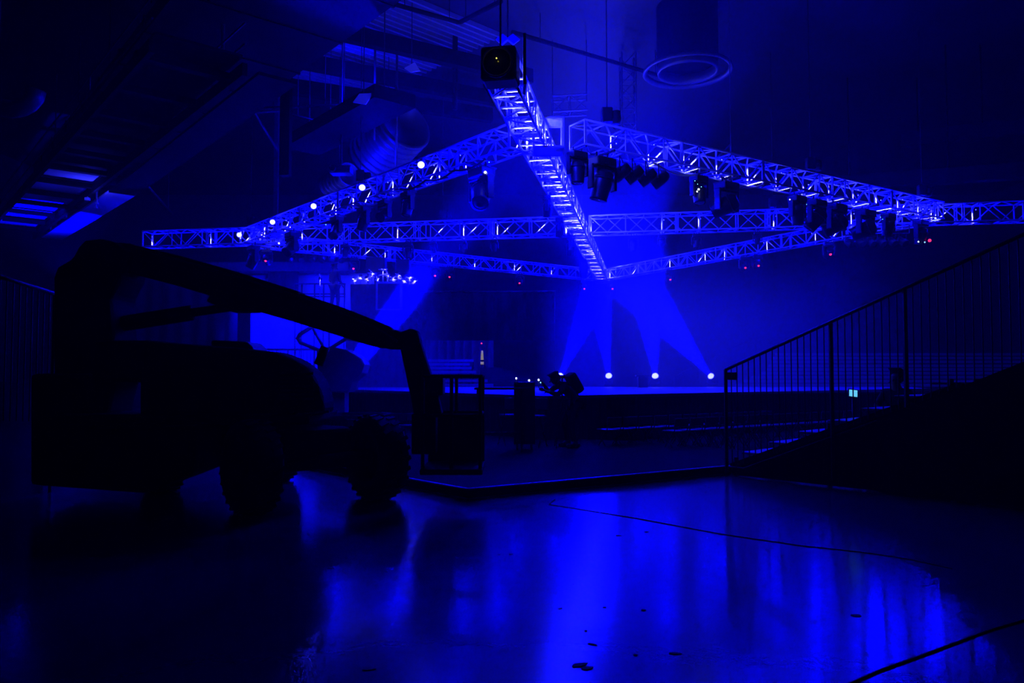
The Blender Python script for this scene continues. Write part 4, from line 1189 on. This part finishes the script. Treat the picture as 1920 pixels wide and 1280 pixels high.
# far handrail
hy = 31.0
r = thing('handrail', 'thin dark sloping handrail in front of the far right seating', 'handrail', (at(1340, 700, y=hy).x, hy, 0))
P1 = at(1264, 706, y=hy); P2 = at(1311, 682, y=hy); P3 = at(1418, 632, y=hy)
MB().tube([P1, P2, P3], .03, 8).build('rail', M['black_metal'], r)
for q in (P1, P2, P3): MB().tube([(q.x, hy, 0), q], .03, 8).build('post', M['black_metal'], r)

# ---- yellow lit tower lamp with red tip
ty = 37.6
r = thing('tower_lamp', 'tapered pale yellow lit column with a small red light above it, by the curtain', 'lamp', (at(904, 683, y=ty).x, ty, 0))
def lz(py_): return at(904, py_, y=ty).z
xc_ = at(904, 680, y=ty).x
MB().lathe([(.001, lz(674.5)), (.075, lz(674.5)), (.05, lz(660)), (.04, lz(657)), (.001, lz(657))], (xc_, ty, 0), 16).build('glowing_cone', M['yellow_lit'], r)
MB().lathe([(.001, lz(683)), (.08, lz(683)), (.08, lz(678)), (.001, lz(678))], (xc_, ty, 0), 16).build('glowing_ring', M['yellow_lit'], r)
MB().lathe([(.001, 0), (.12, 0), (.07, .2), (.07, lz(683)), (.001, lz(683))], (xc_, ty, 0), 16).build('stand', M['black_metal'], r)
MB().lathe([(.001, lz(678)), (.07, lz(678)), (.07, lz(674.5)), (.001, lz(674.5))], (xc_, ty, 0), 16).build('band', M['black_metal'], r)
MB().tube([(xc_, ty, lz(657)), (xc_ - .03, ty, lz(644))], .012, 6).build('antenna', M['black_metal'], r)
MB().sphere((xc_ - .03, ty, lz(643.5)), .045, 8).build('red_light', M['red_led'], r)

# ---- bent person in front of the stage
pp = at(1066, 735, y=15.3)
bp = person('stooping person in dark clothes with a backpack, before the stage near the left beam', (pp.x + .05, 15.3, AH), 1.9, bent_pose())
bk = MB().bevbox((0, -.07, 1.28), (.3, .2, .44), .06, mtx=Matrix.Rotation(-.55, 3, 'X')).build('backpack', M['cloth'], None); 
tag(bk, 'black backpack worn by the stooping person', 'backpack'); bk.location = bp.location; bk.rotation_euler = bp.rotation_euler
r = thing('tripod', 'small black camera tripod held by the stooping person', 'tripod', (at(1054, 735, y=15.25).x, 15.25, AH))
q = Vector(r.location); top = at(1053, 706, y=15.25)
MB().tube([q + Vector((0, 0, .9)), (q.x, q.y, top.z)], .015, 8).build('pole', M['black_metal'], r)
for a in range(3): MB().tube([q + Vector((math.cos(a * 2.1) * .28, math.sin(a * 2.1) * .28, 0)), q + Vector((0, 0, .95))], .012, 6).build('leg', M['black_metal'], r)
MB().bevbox((q.x, q.y, top.z), (.12, .1, .07), .01).build('camera_head', M['black_plastic'], r)

# ================================================================ RIGHT STAND WITH HANDRAIL
B0 = Vector((3.37, 12.0, 0)); du_ = Vector((.67, -.742, 0)).normalized(); dn_ = Vector((.742, .67, 0)).normalized()
SL = .393
def stand_pt(t, o_=0, z=0): return B0 + du_ * t + dn_ * o_ + Vector((0, 0, z))
hr = thing('handrail', 'tall black stair railing with close upright bars climbing to the right edge', 'handrail', B0)
zr0 = 1.66; TL = 5.6
def rz_(t): return zr0 + SL * t
MB().tube([stand_pt(0, 0, rz_(0)), stand_pt(TL, 0, rz_(TL))], .026, 8).build('top_rail', M['black_metal'], hr)
n_ = int(TL / .1)
for i in range(1, n_):
    t = i * .1
    if i in (17, 27, 41): continue
    lo = max(.12, rz_(t) - 1.55)
    MB().tube([stand_pt(t, 0, lo), stand_pt(t, 0, rz_(t))], .008, 6).build('baluster', M['black_metal'], hr)
for t in (0, 1.7, 2.7, 4.1, TL):
    MB().bar(stand_pt(t, 0, 0 if t == 0 else .1), stand_pt(t, 0, rz_(t)), .045, .045).build('post', M['black_metal'], hr)
MB().tube([stand_pt(0, 0, .14), stand_pt(.3, 0, .14), stand_pt(TL, 0, rz_(TL) - 1.56)], .014, 8).build('bottom_rail', M['black_metal'], hr)
MB().bevbox(stand_pt(.12, 0, rz_(0) - .1), (.16, .05, .12), .01, rz=math.atan2(du_.y, du_.x)).build('end_bracket', M['black_metal'], hr)
M['tread'] = mat('tread_plate', (.5, .5, .52), .5, .3)
st = thing('stand_stairs', 'dark steps with thin lit treads climbing behind the right stand railing', 'stairs', stand_pt(0, .1))
rzd = math.atan2(du_.y, du_.x)
for k_ in range(7):
    t = .18 + .46 * k_; z_ = .385 + .185 * k_
    MB().bevbox(stand_pt(t + .2, .58, z_ - .02), (.36, .95, .035), .008, rz=rzd).build('tread', M['tread'], st)
    MB().box(stand_pt(t + .38, .58, z_ - .09), (.02, .95, .12), rz=rzd).build('riser', M['plywood'], st)
for o_ in (.08, 1.08):
    m = MB(); m.bar(stand_pt(.05, o_, .09), stand_pt(3.35, o_, 1.40), .04, .2); m.build('stringer', M['black_metal'], st)
m = MB(); pp_ = [(.08, .02), (.08, .12), (3.35, 1.42), (3.35, .02)]
va_ = [stand_pt(t, .03, z) for t, z in pp_]; vb_ = [stand_pt(t, .055, z) for t, z in pp_]
m.add(va_ + vb_, [(0, 1, 2, 3), (7, 6, 5, 4), (0, 4, 5, 1), (1, 5, 6, 2), (2, 6, 7, 3), (3, 7, 4, 0)]).build('side_skirt', M['drape'], st)
for t in (.1, 1.6, 3.2):
    for o_ in (.1, 1.06): MB().bar(stand_pt(t, o_, 0), stand_pt(t, o_, .25 + .4 * t), .05, .05).build('support_leg', M['black_metal'], st)
sd = thing('seating_stand', 'big black raised seating stand filling the right edge', 'seating', stand_pt(2.5, 1.2))
# side panel under the rail and the rows beyond the stair
m = MB()
pts_ = [(2.35, .02), (2.35, 1.0), (3.4, 1.45), (6.2, 2.7), (6.2, .02)]
va_ = [stand_pt(t, -.03, z) for t, z in pts_]; vb_ = [stand_pt(t, -.10, z) for t, z in pts_]
k_ = len(pts_); m.add(va_ + vb_, [tuple(range(k_)), tuple(reversed(range(k_, 2 * k_)))] + [(j, k_ + j, k_ + (j + 1) % k_, (j + 1) % k_) for j in range(k_)])
m.build('side_panel', M['drape'], sd)
for k_ in range(8):
    t = 2.5 + .6 * k_; z_ = 1.12 + .25 * k_
    MB().box(stand_pt(t + .3, 3.0, z_ / 2), (.6, 3.6, z_), rz=rzd).build('row_step', M['plywood'], sd)
for k_ in range(6):
    t = 2.75 + .6 * k_; z_ = 1.12 + .25 * k_
    MB().bevbox(stand_pt(t, 3.0, z_ + .06), (.3, 3.5, .1), .02, rz=rzd).build('bench', M['black_plastic'], sd)
# people sitting by the stair
sp = stand_pt(1.95, 1.62); 
bx = thing('plinth', 'black box plinth at the side of the stand stairs with a person on it', 'plinth', (sp.x, sp.y, 0))
MB().bevbox((sp.x, sp.y, .42), (.7, .7, .84), .01, rz=rzd).build('body', M['plywood'], bx)
p_ = sit_pose()
person('seated person in dark clothes on the stand stairs, a silhouette against the far benches', (sp.x, sp.y, .30), 2.3, p_)
# tablet screen on a slim stand
tp = at(1600, 737, y=11.9)
r = thing('tablet_stand', 'small cyan glowing tablet on a slim black stand behind the right railing', 'tablet', (tp.x, 11.9, 0))
mt_ = Matrix.Rotation(-.25, 3, 'X') @ Matrix.Rotation(.12, 3, 'Y')
MB().bevbox(tp + Vector((0, .012, 0)), (.15, .014, .13), .004, mtx=mt_).build('casing', M['black_plastic'], r)
MB().box(tp, (.125, .006, .105), mtx=mt_).build('screen', M['screen'], r)
MB().tube([(tp.x, 11.93, .02), (tp.x, 11.93, tp.z - .03)], .012, 8).build('pole', M['black_metal'], r)
MB().lathe([(.001, 0), (.16, 0), (.16, .02), (.001, .03)], (tp.x, 11.93, 0), 16).build('base', M['black_metal'], r)

# ================================================================ LEFT STAND RAILING
C0 = Vector((-5.2, 10.9, 0)); dl_ = Vector((-.62, -.785, 0)).normalized()
ra = at(98, 548, y=C0.y + 0); 
P0 = at(104, 551, y=10.35); P1 = at(-40, 505, y=8.7)
r = thing('handrail', 'black railing with upright bars descending towards the boom lift from the left edge', 'handrail', (P0.x, P0.y, 0))
MB().tube([P0, P1], .03, 8).build('top_rail', M['black_metal'], r)
n_ = 12; dd = (P1 - P0)
for i in range(n_ + 1):
    q = P0 + dd * i / n_; lo = .95 + (q.z - P0.z) 
    MB().tube([(q.x, q.y, lo), q], .009, 6).build('baluster', M['black_metal'], r)
for f_ in (0, 1): 
    q = P0 + dd * f_; MB().bar((q.x, q.y, 0), q, .045, .045).build('post', M['black_metal'], r)
a = P0 + Vector((0, 0, .0)); nrm = Vector((-dd.y, dd.x, 0)).normalized()
if nrm.x > 0: nrm = -nrm
sd = thing('seating_stand', 'black raised seating stand at the left edge behind the boom lift', 'seating', (P0.x, P0.y, 0))
m = MB(); b_ = P1
va_ = [Vector((P0.x, P0.y, 0)), Vector((P1.x, P1.y, 0)), Vector((P1.x, P1.y, P1.z - 1.25)), Vector((P0.x, P0.y, P0.z - 1.25))]
m.add([v + nrm * .1 for v in va_] + [v + nrm * .16 for v in va_], [(0, 1, 2, 3), (7, 6, 5, 4), (0, 4, 5, 1), (1, 5, 6, 2), (2, 6, 7, 3), (3, 7, 4, 0)])
m.build('side_panel', M['drape'], sd)
for k_ in range(4):
    q = P0 + dd * (k_ / 4); q2 = P0 + dd * ((k_ + 1) / 4); h_ = q.z - 1.4
    c_ = (q + q2) / 2 + nrm * 1.8
    MB().box((c_.x, c_.y, h_ / 2), ((q2 - q).xy.length, 3.2, h_), rz=math.atan2(dd.y, dd.x)).build('row_step', M['plywood'], sd)

# ================================================================ OVERHEAD
def vbeam(name, m, p_px, z, length, w_, h_, label, cat='duct', back=0.0, struct_=False):
    a = at(*p_px, z=z) - V * back; b = a + V * (length + back)
    mb = MB().bar(a, b, w_, h_)
    return solo(mb, name, m, label, cat)
# big dark duct along V; its right lower edge passes pixels (700,40) and (370,270)
e0 = at(660, 66, z=10.2); wD = 4.1; nV = Vector((-V.y, V.x, 0)); nV = nV if nV.x < 0 else -nV
m = MB(); a = e0 + nV * wD / 2 - V * 3.0 + Vector((0, 0, .2)); b = a + V * 24
m.bar(a, b, wD, .4)
for i in range(9):
    q = a + V * (2.6 * i + 1); m.bar(q - nV * (wD / 2 + .04), q + nV * (wD / 2 + .04), .08, .46)
duct = thing('air_duct', 'huge dark rectangular air duct crossing the upper left under the roof', 'duct', a)
m.build('casing', M['roofsteel'], duct)
for i in range(5):
    q = a + V * (4.5 * i + 1.5)
    for s in (-1, 1): MB().tube([q + nV * s * (wD / 2 - .1) + Vector((0, 0, .5)), Vector(((q + nV * s * (wD / 2 - .1)).x, (q + nV * s * (wD / 2 - .1)).y, R0['h']))], .02, 6).build('hanger', M['chain'], duct)
# second smaller duct ending above the round-lamp truss
q0 = at(702, 182, z=9.6); a = q0 - nV * .7 + Vector((0, 0, .2)); b = a + V * 6.5
d2 = thing('air_duct', 'smaller dark rectangular duct running down left from the lit square panel', 'duct', a)
MB().bar(a, b, 1.4, .4).build('casing', M['roofsteel'], d2)
for f_ in (.1, .5, .9):
    q = a + (b - a) * f_; MB().tube([q + Vector((0, 0, .35)), (q.x, q.y, R0['h'])], .02, 6).build('hanger', M['chain'], d2)
pn = at(682, 186, z=9.6)
r = thing('reflector_board', 'square panel catching blue light at the near end of the smaller duct', 'panel', pn)
bprism(polyp([(662, 192), (674, 176), (700, 175), (686, 196)], pn.y), pn.y - .03, pn.y + .03, .005).build('panel', M['white_drape'], r)
MB().tube([pn + Vector((0, 0, .1)), (pn.x, pn.y, R0['h'])], .015, 6).build('hanger', M['chain'], r)
pn = at(772, 130, z=11)
r = thing('reflector_board', 'small tilted panel catching blue light right of the ribbed roof deck', 'panel', pn)
bprism(polyp([(758, 128), (778, 117), (788, 133), (770, 136)], pn.y), pn.y - .03, pn.y + .03, .005).build('panel', M['white_drape'], r)
MB().tube([pn + Vector((0, 0, .1)), (pn.x, pn.y, R0['h'])], .015, 6).build('hanger', M['chain'], r)
# ribbed roof deck
ZD = R0['h'] - .22
d0 = at(545, 150, z=ZD); d1 = at(720, 200, z=ZD); dr = (d1 - d0).normalized(); dp = Vector((-dr.y, dr.x, 0))
m = MB(); c0 = at(640, 130, z=ZD)
for i in range(-20, 9):
    q = c0 + dp * (i * .3)
    m.bar(q - dr * 3.6 + Vector((0, 0, .12)), q + dr * 2.6 + Vector((0, 0, .12)), .09, .16)
struct(m, 'trim_2', M['rib'])
for i, (pa, pb_, z_, w2) in enumerate((((585, 118), (790, 158), 12.2, .5), ((470, 152), (735, 190), 12.2, .55), ((640, 60), (850, 110), 12.2, .5))):
    a = at(*pa, z=z_); b = at(*pb_, z=z_)
    struct(MB().bar(a - (b - a) * .2, b + (b - a) * .8, .3, w2), f'trim_{i + 3}', M['roofsteel'])
l = light('deck_fill', 'SPOT', at(692, 168, z=10.9), 1500, DEEP, spot_size=math.radians(125), spot_blend=.9, shadow_soft_size=.2)  # spot added to bring out the roof ribs, no fixture
aim(l, at(600, 130, z=ZD) - Vector(l.location))
# dark hanging column
cp = at(535, 330, y=23.4)
solo(MB().bar((cp.x, cp.y, cp.z), (cp.x, cp.y, 13.1), .3, .3), 'hanging_post', M['roofsteel'], 'dark square post hanging from the roof left of the smaller duct', 'post')
cp = at(517, 410, y=30); ct = at(517, 352, y=30)
solo(MB().bar(cp, (cp.x, cp.y, R0['h'] - .1), .16, .16), 'hanging_post', M['duct'], 'slim pale post hanging above the lamp truss near its left end', 'post')
# thin pipes and rods under the roof
def pipe(pa, pb_, z_, r_, lab, m_=M['duct'], hang=True):
    a = at(*pa, z=z_); b = at(*pb_, z=z_); mb = MB().tube([a, b], r_, 8)
    for q in (a.lerp(b, .15), a.lerp(b, .85)): mb.tube([q, (q.x, q.y, R0['h'])], .012, 6)
    solo(mb, 'ceiling_pipe', m_, lab, 'pipe')
pipe((440, 205), (640, 197), 10.5, .05, 'upper one of two thin roof pipes crossing behind the hanging post')
pipe((420, 213), (530, 207), 10.3, .05, 'lower one of two thin roof pipes left of the hanging post')
pipe((545, 214), (632, 236), 10.4, .04, 'short thin roof pipe sloping right of the hanging post')
pipe((470, 200), (527, 292), 10.2, .045, 'thin brace pipe running down to the hanging post from the upper left')
pipe((272, 343), (322, 400), 9.5, .06, 'pair-lit diagonal roof pipe left of the balcony rig')
pipe((960, 60), (1270, 152), 12.3, .07, 'long faint roof pipe passing behind the near end of the bright truss', M['roofsteel'])
pipe((740, 8), (860, 42), 12.3, .07, 'faint roof pipe at the top edge left of the bright truss', M['roofsteel'])
pipe((862, 42), (940, 2), 12.3, .07, 'faint roof pipe rising to the top edge', M['roofsteel'])
for px_, a_, b_, lab in ((702, 190, 262, 'thin vertical rod left of the coiled duct'), (743, 196, 320, 'thin vertical rod in front of the coiled duct'), (853, 0, 205, 'dark vertical drop tube left of the bright truss')):
    q = at(px_, b_, y=25.5)
    solo(MB().tube([q, (q.x, q.y, R0['h'])], .04 if px_ != 853 else .09, 8), 'drop_rod', M['duct'] if px_ != 853 else M['roofsteel'], lab, 'rod')
# coiled round ducts
def coil(c, r_, ln, axis, turns, label, m_=M['duct']):
    axis = Vector(axis).normalized(); prof = []
    k_ = turns * 8
    for i in range(k_ + 1):
        f_ = i / k_; prof.append((r_ * (1 + .07 * math.sin(2 * PI * turns * f_)), ln * (f_ - .5)))
    inner = [(r_ * .93, ln * .5), (r_ * .93, -ln * .5)]
    r = thing('coiled_duct', label, 'duct', c)
    MB().lathe(prof + inner, c, 40, axis, True).build('ribbed_tube', m_, r)
    MB().tube([c + Vector((0, 0, r_)), (c.x, c.y, R0['h'])], .02, 6).build('hanger', M['chain'], r)
coil(at(728, 266, y=27), .98, 2.4, V * 1 + Vector((0, 0, -.35)), 8, 'large ribbed round duct above the round-lamp truss')
coil(at(636, 338, y=27), .42, 1.5, V * 1 + Vector((0, 0, -.1)), 6, 'small ribbed round duct just over the round-lamp truss')
q = at(640, 320, y=25.2)
r = thing('projector', 'black boxy projector hanging above the round-lamp truss', 'projector', q)
MB().bevbox(q, (.72, .5, .26), .04).build('body', M['black_plastic'], r)
MB().lathe([(.09, 0), (.11, 0), (.11, .14), (.08, .14)], q + Vector((-.22, -.24, 0)), 14, (0, -1, 0), True).build('lens_tube', M['black_plastic'], r)
MB().tube([q, (q.x, q.y, R0['h'])], .03, 6).build('hanger', M['chain'], r)
l = light('coil_fill', 'POINT', at(700, 318, y=25.6), 320, DEEP, shadow_soft_size=.1)  # added fill point that makes the duct ribs visible
# round ceiling diffuser
q = at(1289, 134, y=23.6)
r = thing('ceiling_diffuser', 'round ring-shaped air outlet hanging high right of the bright truss', 'air outlet', q)
MB().lathe([(1.26, 0), (1.36, -.06), (1.40, -.02), (1.38, .06), (1.26, .10)], q, 48, (0, 0, 1), True).build('outer_ring', M['duct'], r)
MB().lathe([(.86, -.02), (.92, -.08), (.95, .02), (.9, .3), (.84, .3)], q, 48, (0, 0, 1), True).build('inner_ring', M['duct'], r)
MB().lathe([(.001, .25), (.88, .25), (.95, .3), (.95, R0['h'] - q.z), (.001, R0['h'] - q.z)], q, 40).build('drop_duct', M['roofsteel'], r)
l = light('diffuser_fill', 'SPOT', N_ + U * 4 + Vector((0, 0, .5)), 90, DEEP, spot_size=math.radians(50), spot_blend=.8, shadow_soft_size=.1); aim(l, q - Vector(l.location))  # fill spot added to pick out the rings
# vertical truss tower and short dim truss behind the near right truss
def small_truss(A, B, s, label):
    A = Vector(A); B = Vector(B); t = (B - A).normalized()
    n = Vector((1, 0, 0)) if abs(t.z) > .9 else Vector((-t.y, t.x, 0)).normalized(); z = t.cross(n)
    r = thing('roof_truss', label, 'truss', A, 0, 'dim trusses hanging under the roof')
    cor = [n * a * s / 2 + z * b * s / 2 for a, b in ((1, 1), (-1, 1), (-1, -1), (1, -1))]
    for c in cor: MB().tube([A + c, B + c], .03, 6).build('chord', M['duct'], r)
    k_ = max(2, round((B - A).length / (s * 1.1)))
    m = MB()
    for fi in range(4):
        c0, c1 = cor[fi], cor[(fi + 1) % 4]
        for i in range(k_):
            p = A + (B - A) * i / k_; q_ = A + (B - A) * (i + 1) / k_
            m.tube([p + (c0 if i % 2 else c1), q_ + (c1 if i % 2 else c0)], .018, 5, cap=False); m.tube([p + c0, p + c1], .018, 5, cap=False)
    m.build('lattice', M['duct'], r)
q = at(1178, 262, y=27)
small_truss(q, (q.x, q.y, R0['h'] - .1), .5, 'dim vertical truss tower hanging behind the near right truss')
small_truss(at(1036, 200, y=26), at(1100, 196, y=26), .55, 'short dim horizontal truss just right of the bright truss')
a = at(1036, 190, y=26); 
solo(MB().tube([a, (a.x, a.y, R0['h'])], .015, 6), 'drop_wire', M['chain'], 'hanging wire on the left of the short dim truss', 'wire')
a = at(1100, 190, y=26); 
solo(MB().tube([a, (a.x, a.y, R0['h'])], .015, 6), 'drop_wire', M['chain'], 'hanging wire on the right of the short dim truss', 'wire')
# triangle bracket above the near right truss
q = [at(1342, 298, y=20.6), at(1370, 270, y=20.6), at(1371, 306, y=20.6)]
m = MB()
for i in range(3): m.tube([q[i], q[(i + 1) % 3]], .025, 6)
m.tube([q[1], (q[1].x, q[1].y, R0['h'])], .012, 6)
solo(m, 'triangle_bracket', M['duct'], 'small triangular bracket just above the middle of the near right truss', 'bracket')
# catwalk at the left
ca = at(243, 374, z=8.6); cw = ca - V * 16.0; ce = at(118, 448, z=8.6)
cat_ = thing('catwalk', 'long catwalk high at the far left, its far end coloured pale and lit from below', 'catwalk', (ca.x, ca.y, 8.6))
m = MB(); m.bar(ca + nV * .5 - V * 1, ce + nV * .5, .95, .08); m.build('soffit_painted_lit', M['white_drape'], cat_)  # bright end in white, its light put into the colour
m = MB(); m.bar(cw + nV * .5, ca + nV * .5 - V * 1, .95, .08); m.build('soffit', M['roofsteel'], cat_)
Ls = (ce - cw).length
for s_, off_ in ((0, 1.3), (1, 3.3)):
    m = MB(); m.bar(cw + nV * off_, ce + nV * off_, .12, .3); m.build('side_beam', M['roofsteel'], cat_)
MB().bar(ca + nV * 2.3 - V * 2.5 + Vector((0, 0, .3)), ce + nV * 2.3 - V * .5 + Vector((0, 0, .3)), 1.9, .06).build('deck_painted_lit', M['white_drape'], cat_)  # same deck in white where it is meant to look lit
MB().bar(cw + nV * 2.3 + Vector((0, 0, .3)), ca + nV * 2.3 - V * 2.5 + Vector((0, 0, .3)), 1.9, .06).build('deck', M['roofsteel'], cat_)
for i in range(12):
    q = cw + V * (1 + i * Ls / 12); MB().bar(q + nV * 1.2 + Vector((0, 0, .1)), q + nV * 3.4 + Vector((0, 0, .1)), .25, .16).build('cross_beam', M['roofsteel'], cat_)
for i in range(7):
    q = cw + V * (1.5 + i * Ls / 7); MB().tube([q + nV * 1.3, Vector(((q + nV * 1.3).x, (q + nV * 1.3).y, R0['h']))], .04, 6).build('hanger', M['duct'], cat_)
m = MB()
for o2 in (1.3, 3.3):
    for h_ in (.6, 1.1): m.tube([cw + nV * o2 + Vector((0, 0, h_)), ce + nV * o2 + Vector((0, 0, h_))], .03, 6)
m.build('handrail', M['duct'], cat_)
mid_ = (ca + ce) / 2 + nV * 1.4
l = light('catwalk_fill', 'SPOT', (mid_.x + 1.5, mid_.y - 1.0, 5.2), 7000, DEEP, spot_size=math.radians(80), spot_blend=.6, shadow_soft_size=.15); aim(l, mid_ - Vector(l.location))  # added spot in mid-air that brightens the catwalk end
l = light('catwalk_point', 'POINT', at(168, 376, z=8.1), 60, (.02, .022, 1), shadow_soft_size=.03)  # bare point light beside the fittings, without a lamp body
for i, (px_, py_, s_) in enumerate(((164, 373, .16), (182, 381, .1), (180, 389, .1))):
    q = at(px_, py_, z=8.35)
    r = thing('catwalk_fitting', f'{("large", "upper small", "lower small")[i]} glinting fitting under the lit end of the catwalk', 'fitting', q, 0, 'glinting fittings under the catwalk')
    MB().bevbox(q, (s_, s_, s_ * .7), .01).build('body', M['alu'], r); MB().tube([q, (q.x, q.y, R0['h'])], .02, 6).build('stem', M['alu'], r)
# curved duct end at the far left edge
q = at(22, 205, y=17)
r = thing('duct_elbow', 'curved duct end barely lit at the left edge above the catwalk', 'duct', q)
MB().tube([q + Vector((.55 * math.cos(a_), 0, .45 + .45 * math.sin(a_))) for a_ in [PI + i * PI / 8 for i in range(9)]], .2, 14).build('elbow', M['duct'], r)
MB().tube([q + Vector((-.55, 0, .45)), Vector((q.x - .55, q.y, R0['h'] - .03))], .2, 14).build('riser_pipe', M['duct'], r)
# faint beams right
for i, (pa, pb_, lab) in enumerate((((1560, 345), (1960, 318), 'faint roof beam high at the right, lower one'), ((1700, 262), (1960, 232), 'faint roof beam high at the right, upper one'))):
    a = at(*pa, y=30); b = at(*pb_, y=24)
    mb = MB().bar(a, b, .5, .5)
    for f_ in (.1, .6): q = a.lerp(b, f_); mb.tube([q, (q.x, q.y, R0['h'])], .03, 6)
    solo(mb, 'roof_beam', M['roofsteel'], lab, 'beam')

# ================================================================ FLOOR DETAILS
def line(pts, r_, lab, name='floor_cable'):
    solo(MB().tube([Vector((p.x, p.y, r_ * .6)) for p in pts], r_, 6), name, M['tape'], lab, 'cable')
line([flr(1030, 946), flr(1100, 957), flr(1200, 973), flr(1350, 1001), flr(1500, 1023), flr(1620, 1036), flr(1700, 1048), flr(1785, 1066)], .005, 'thin dark cable lying across the glossy floor from the platform to the right')
line([flr(1030, 946), flr(1034, 941), flr(1040, 937)], .008, 'short dark cable stub where the thin floor cable ends')
line([flr(1590, 1284), flr(1650, 1258), flr(1720, 1233), flr(1790, 1207), flr(1850, 1184), flr(1930, 1160)], .007, 'thick dark cable crossing the lower right corner of the floor')
bits = [(1085, 1247, .22, .05, .5), (1100, 1253, .14, .04, .45), (1160, 1004, .10, .025, 0), (1212, 997, .08, .02, .1), (958, 1039, .07, .03, 0), (936, 1040, .04, .02, 0), (1075, 1096, .03, .02, 0), (1050, 1141, .07, .015, .3),
        (1133, 1139, .05, .015, .3), (1206, 1144, .07, .025, .2), (1098, 1183, .04, .02, 0), (1112, 1208, .12, .015, -.5), (1605, 1154, .12, .05, -.4), (1265, 1225, .14, .03, -.2), (620, 1065, .12, .03, -.3), (808, 1058, .1, .015, .2), (725, 1072, .05, .02, 0), (170, 1046, .1, .04, 0), (1192, 1228, .05, .02, 0), (690, 1255, .16, .03, .1)]
for i, (px_, py_, a_, b_, rz2) in enumerate(bits):
    q = flr(px_, py_)
    n3 = 7; m = MB(); pl2 = []
    for j in range(n3):
        an = 2 * PI * j / n3; rr = random.uniform(.7, 1.1)
        x_, y_ = math.cos(an) * a_ * .28 * rr, math.sin(an) * b_ * .6 * rr
        pl2.append((q.x + x_ * math.cos(rz2) - y_ * math.sin(rz2), q.y + x_ * math.sin(rz2) + y_ * math.cos(rz2)))
    m.prism(pl2, .001, .004, 'xy')
    solo(m, 'tape_scrap', M['tape'], f'scrap of black tape on the floor, {ORD[i]} in order among the scattered bits', 'tape scrap', 'scraps of tape on the floor')
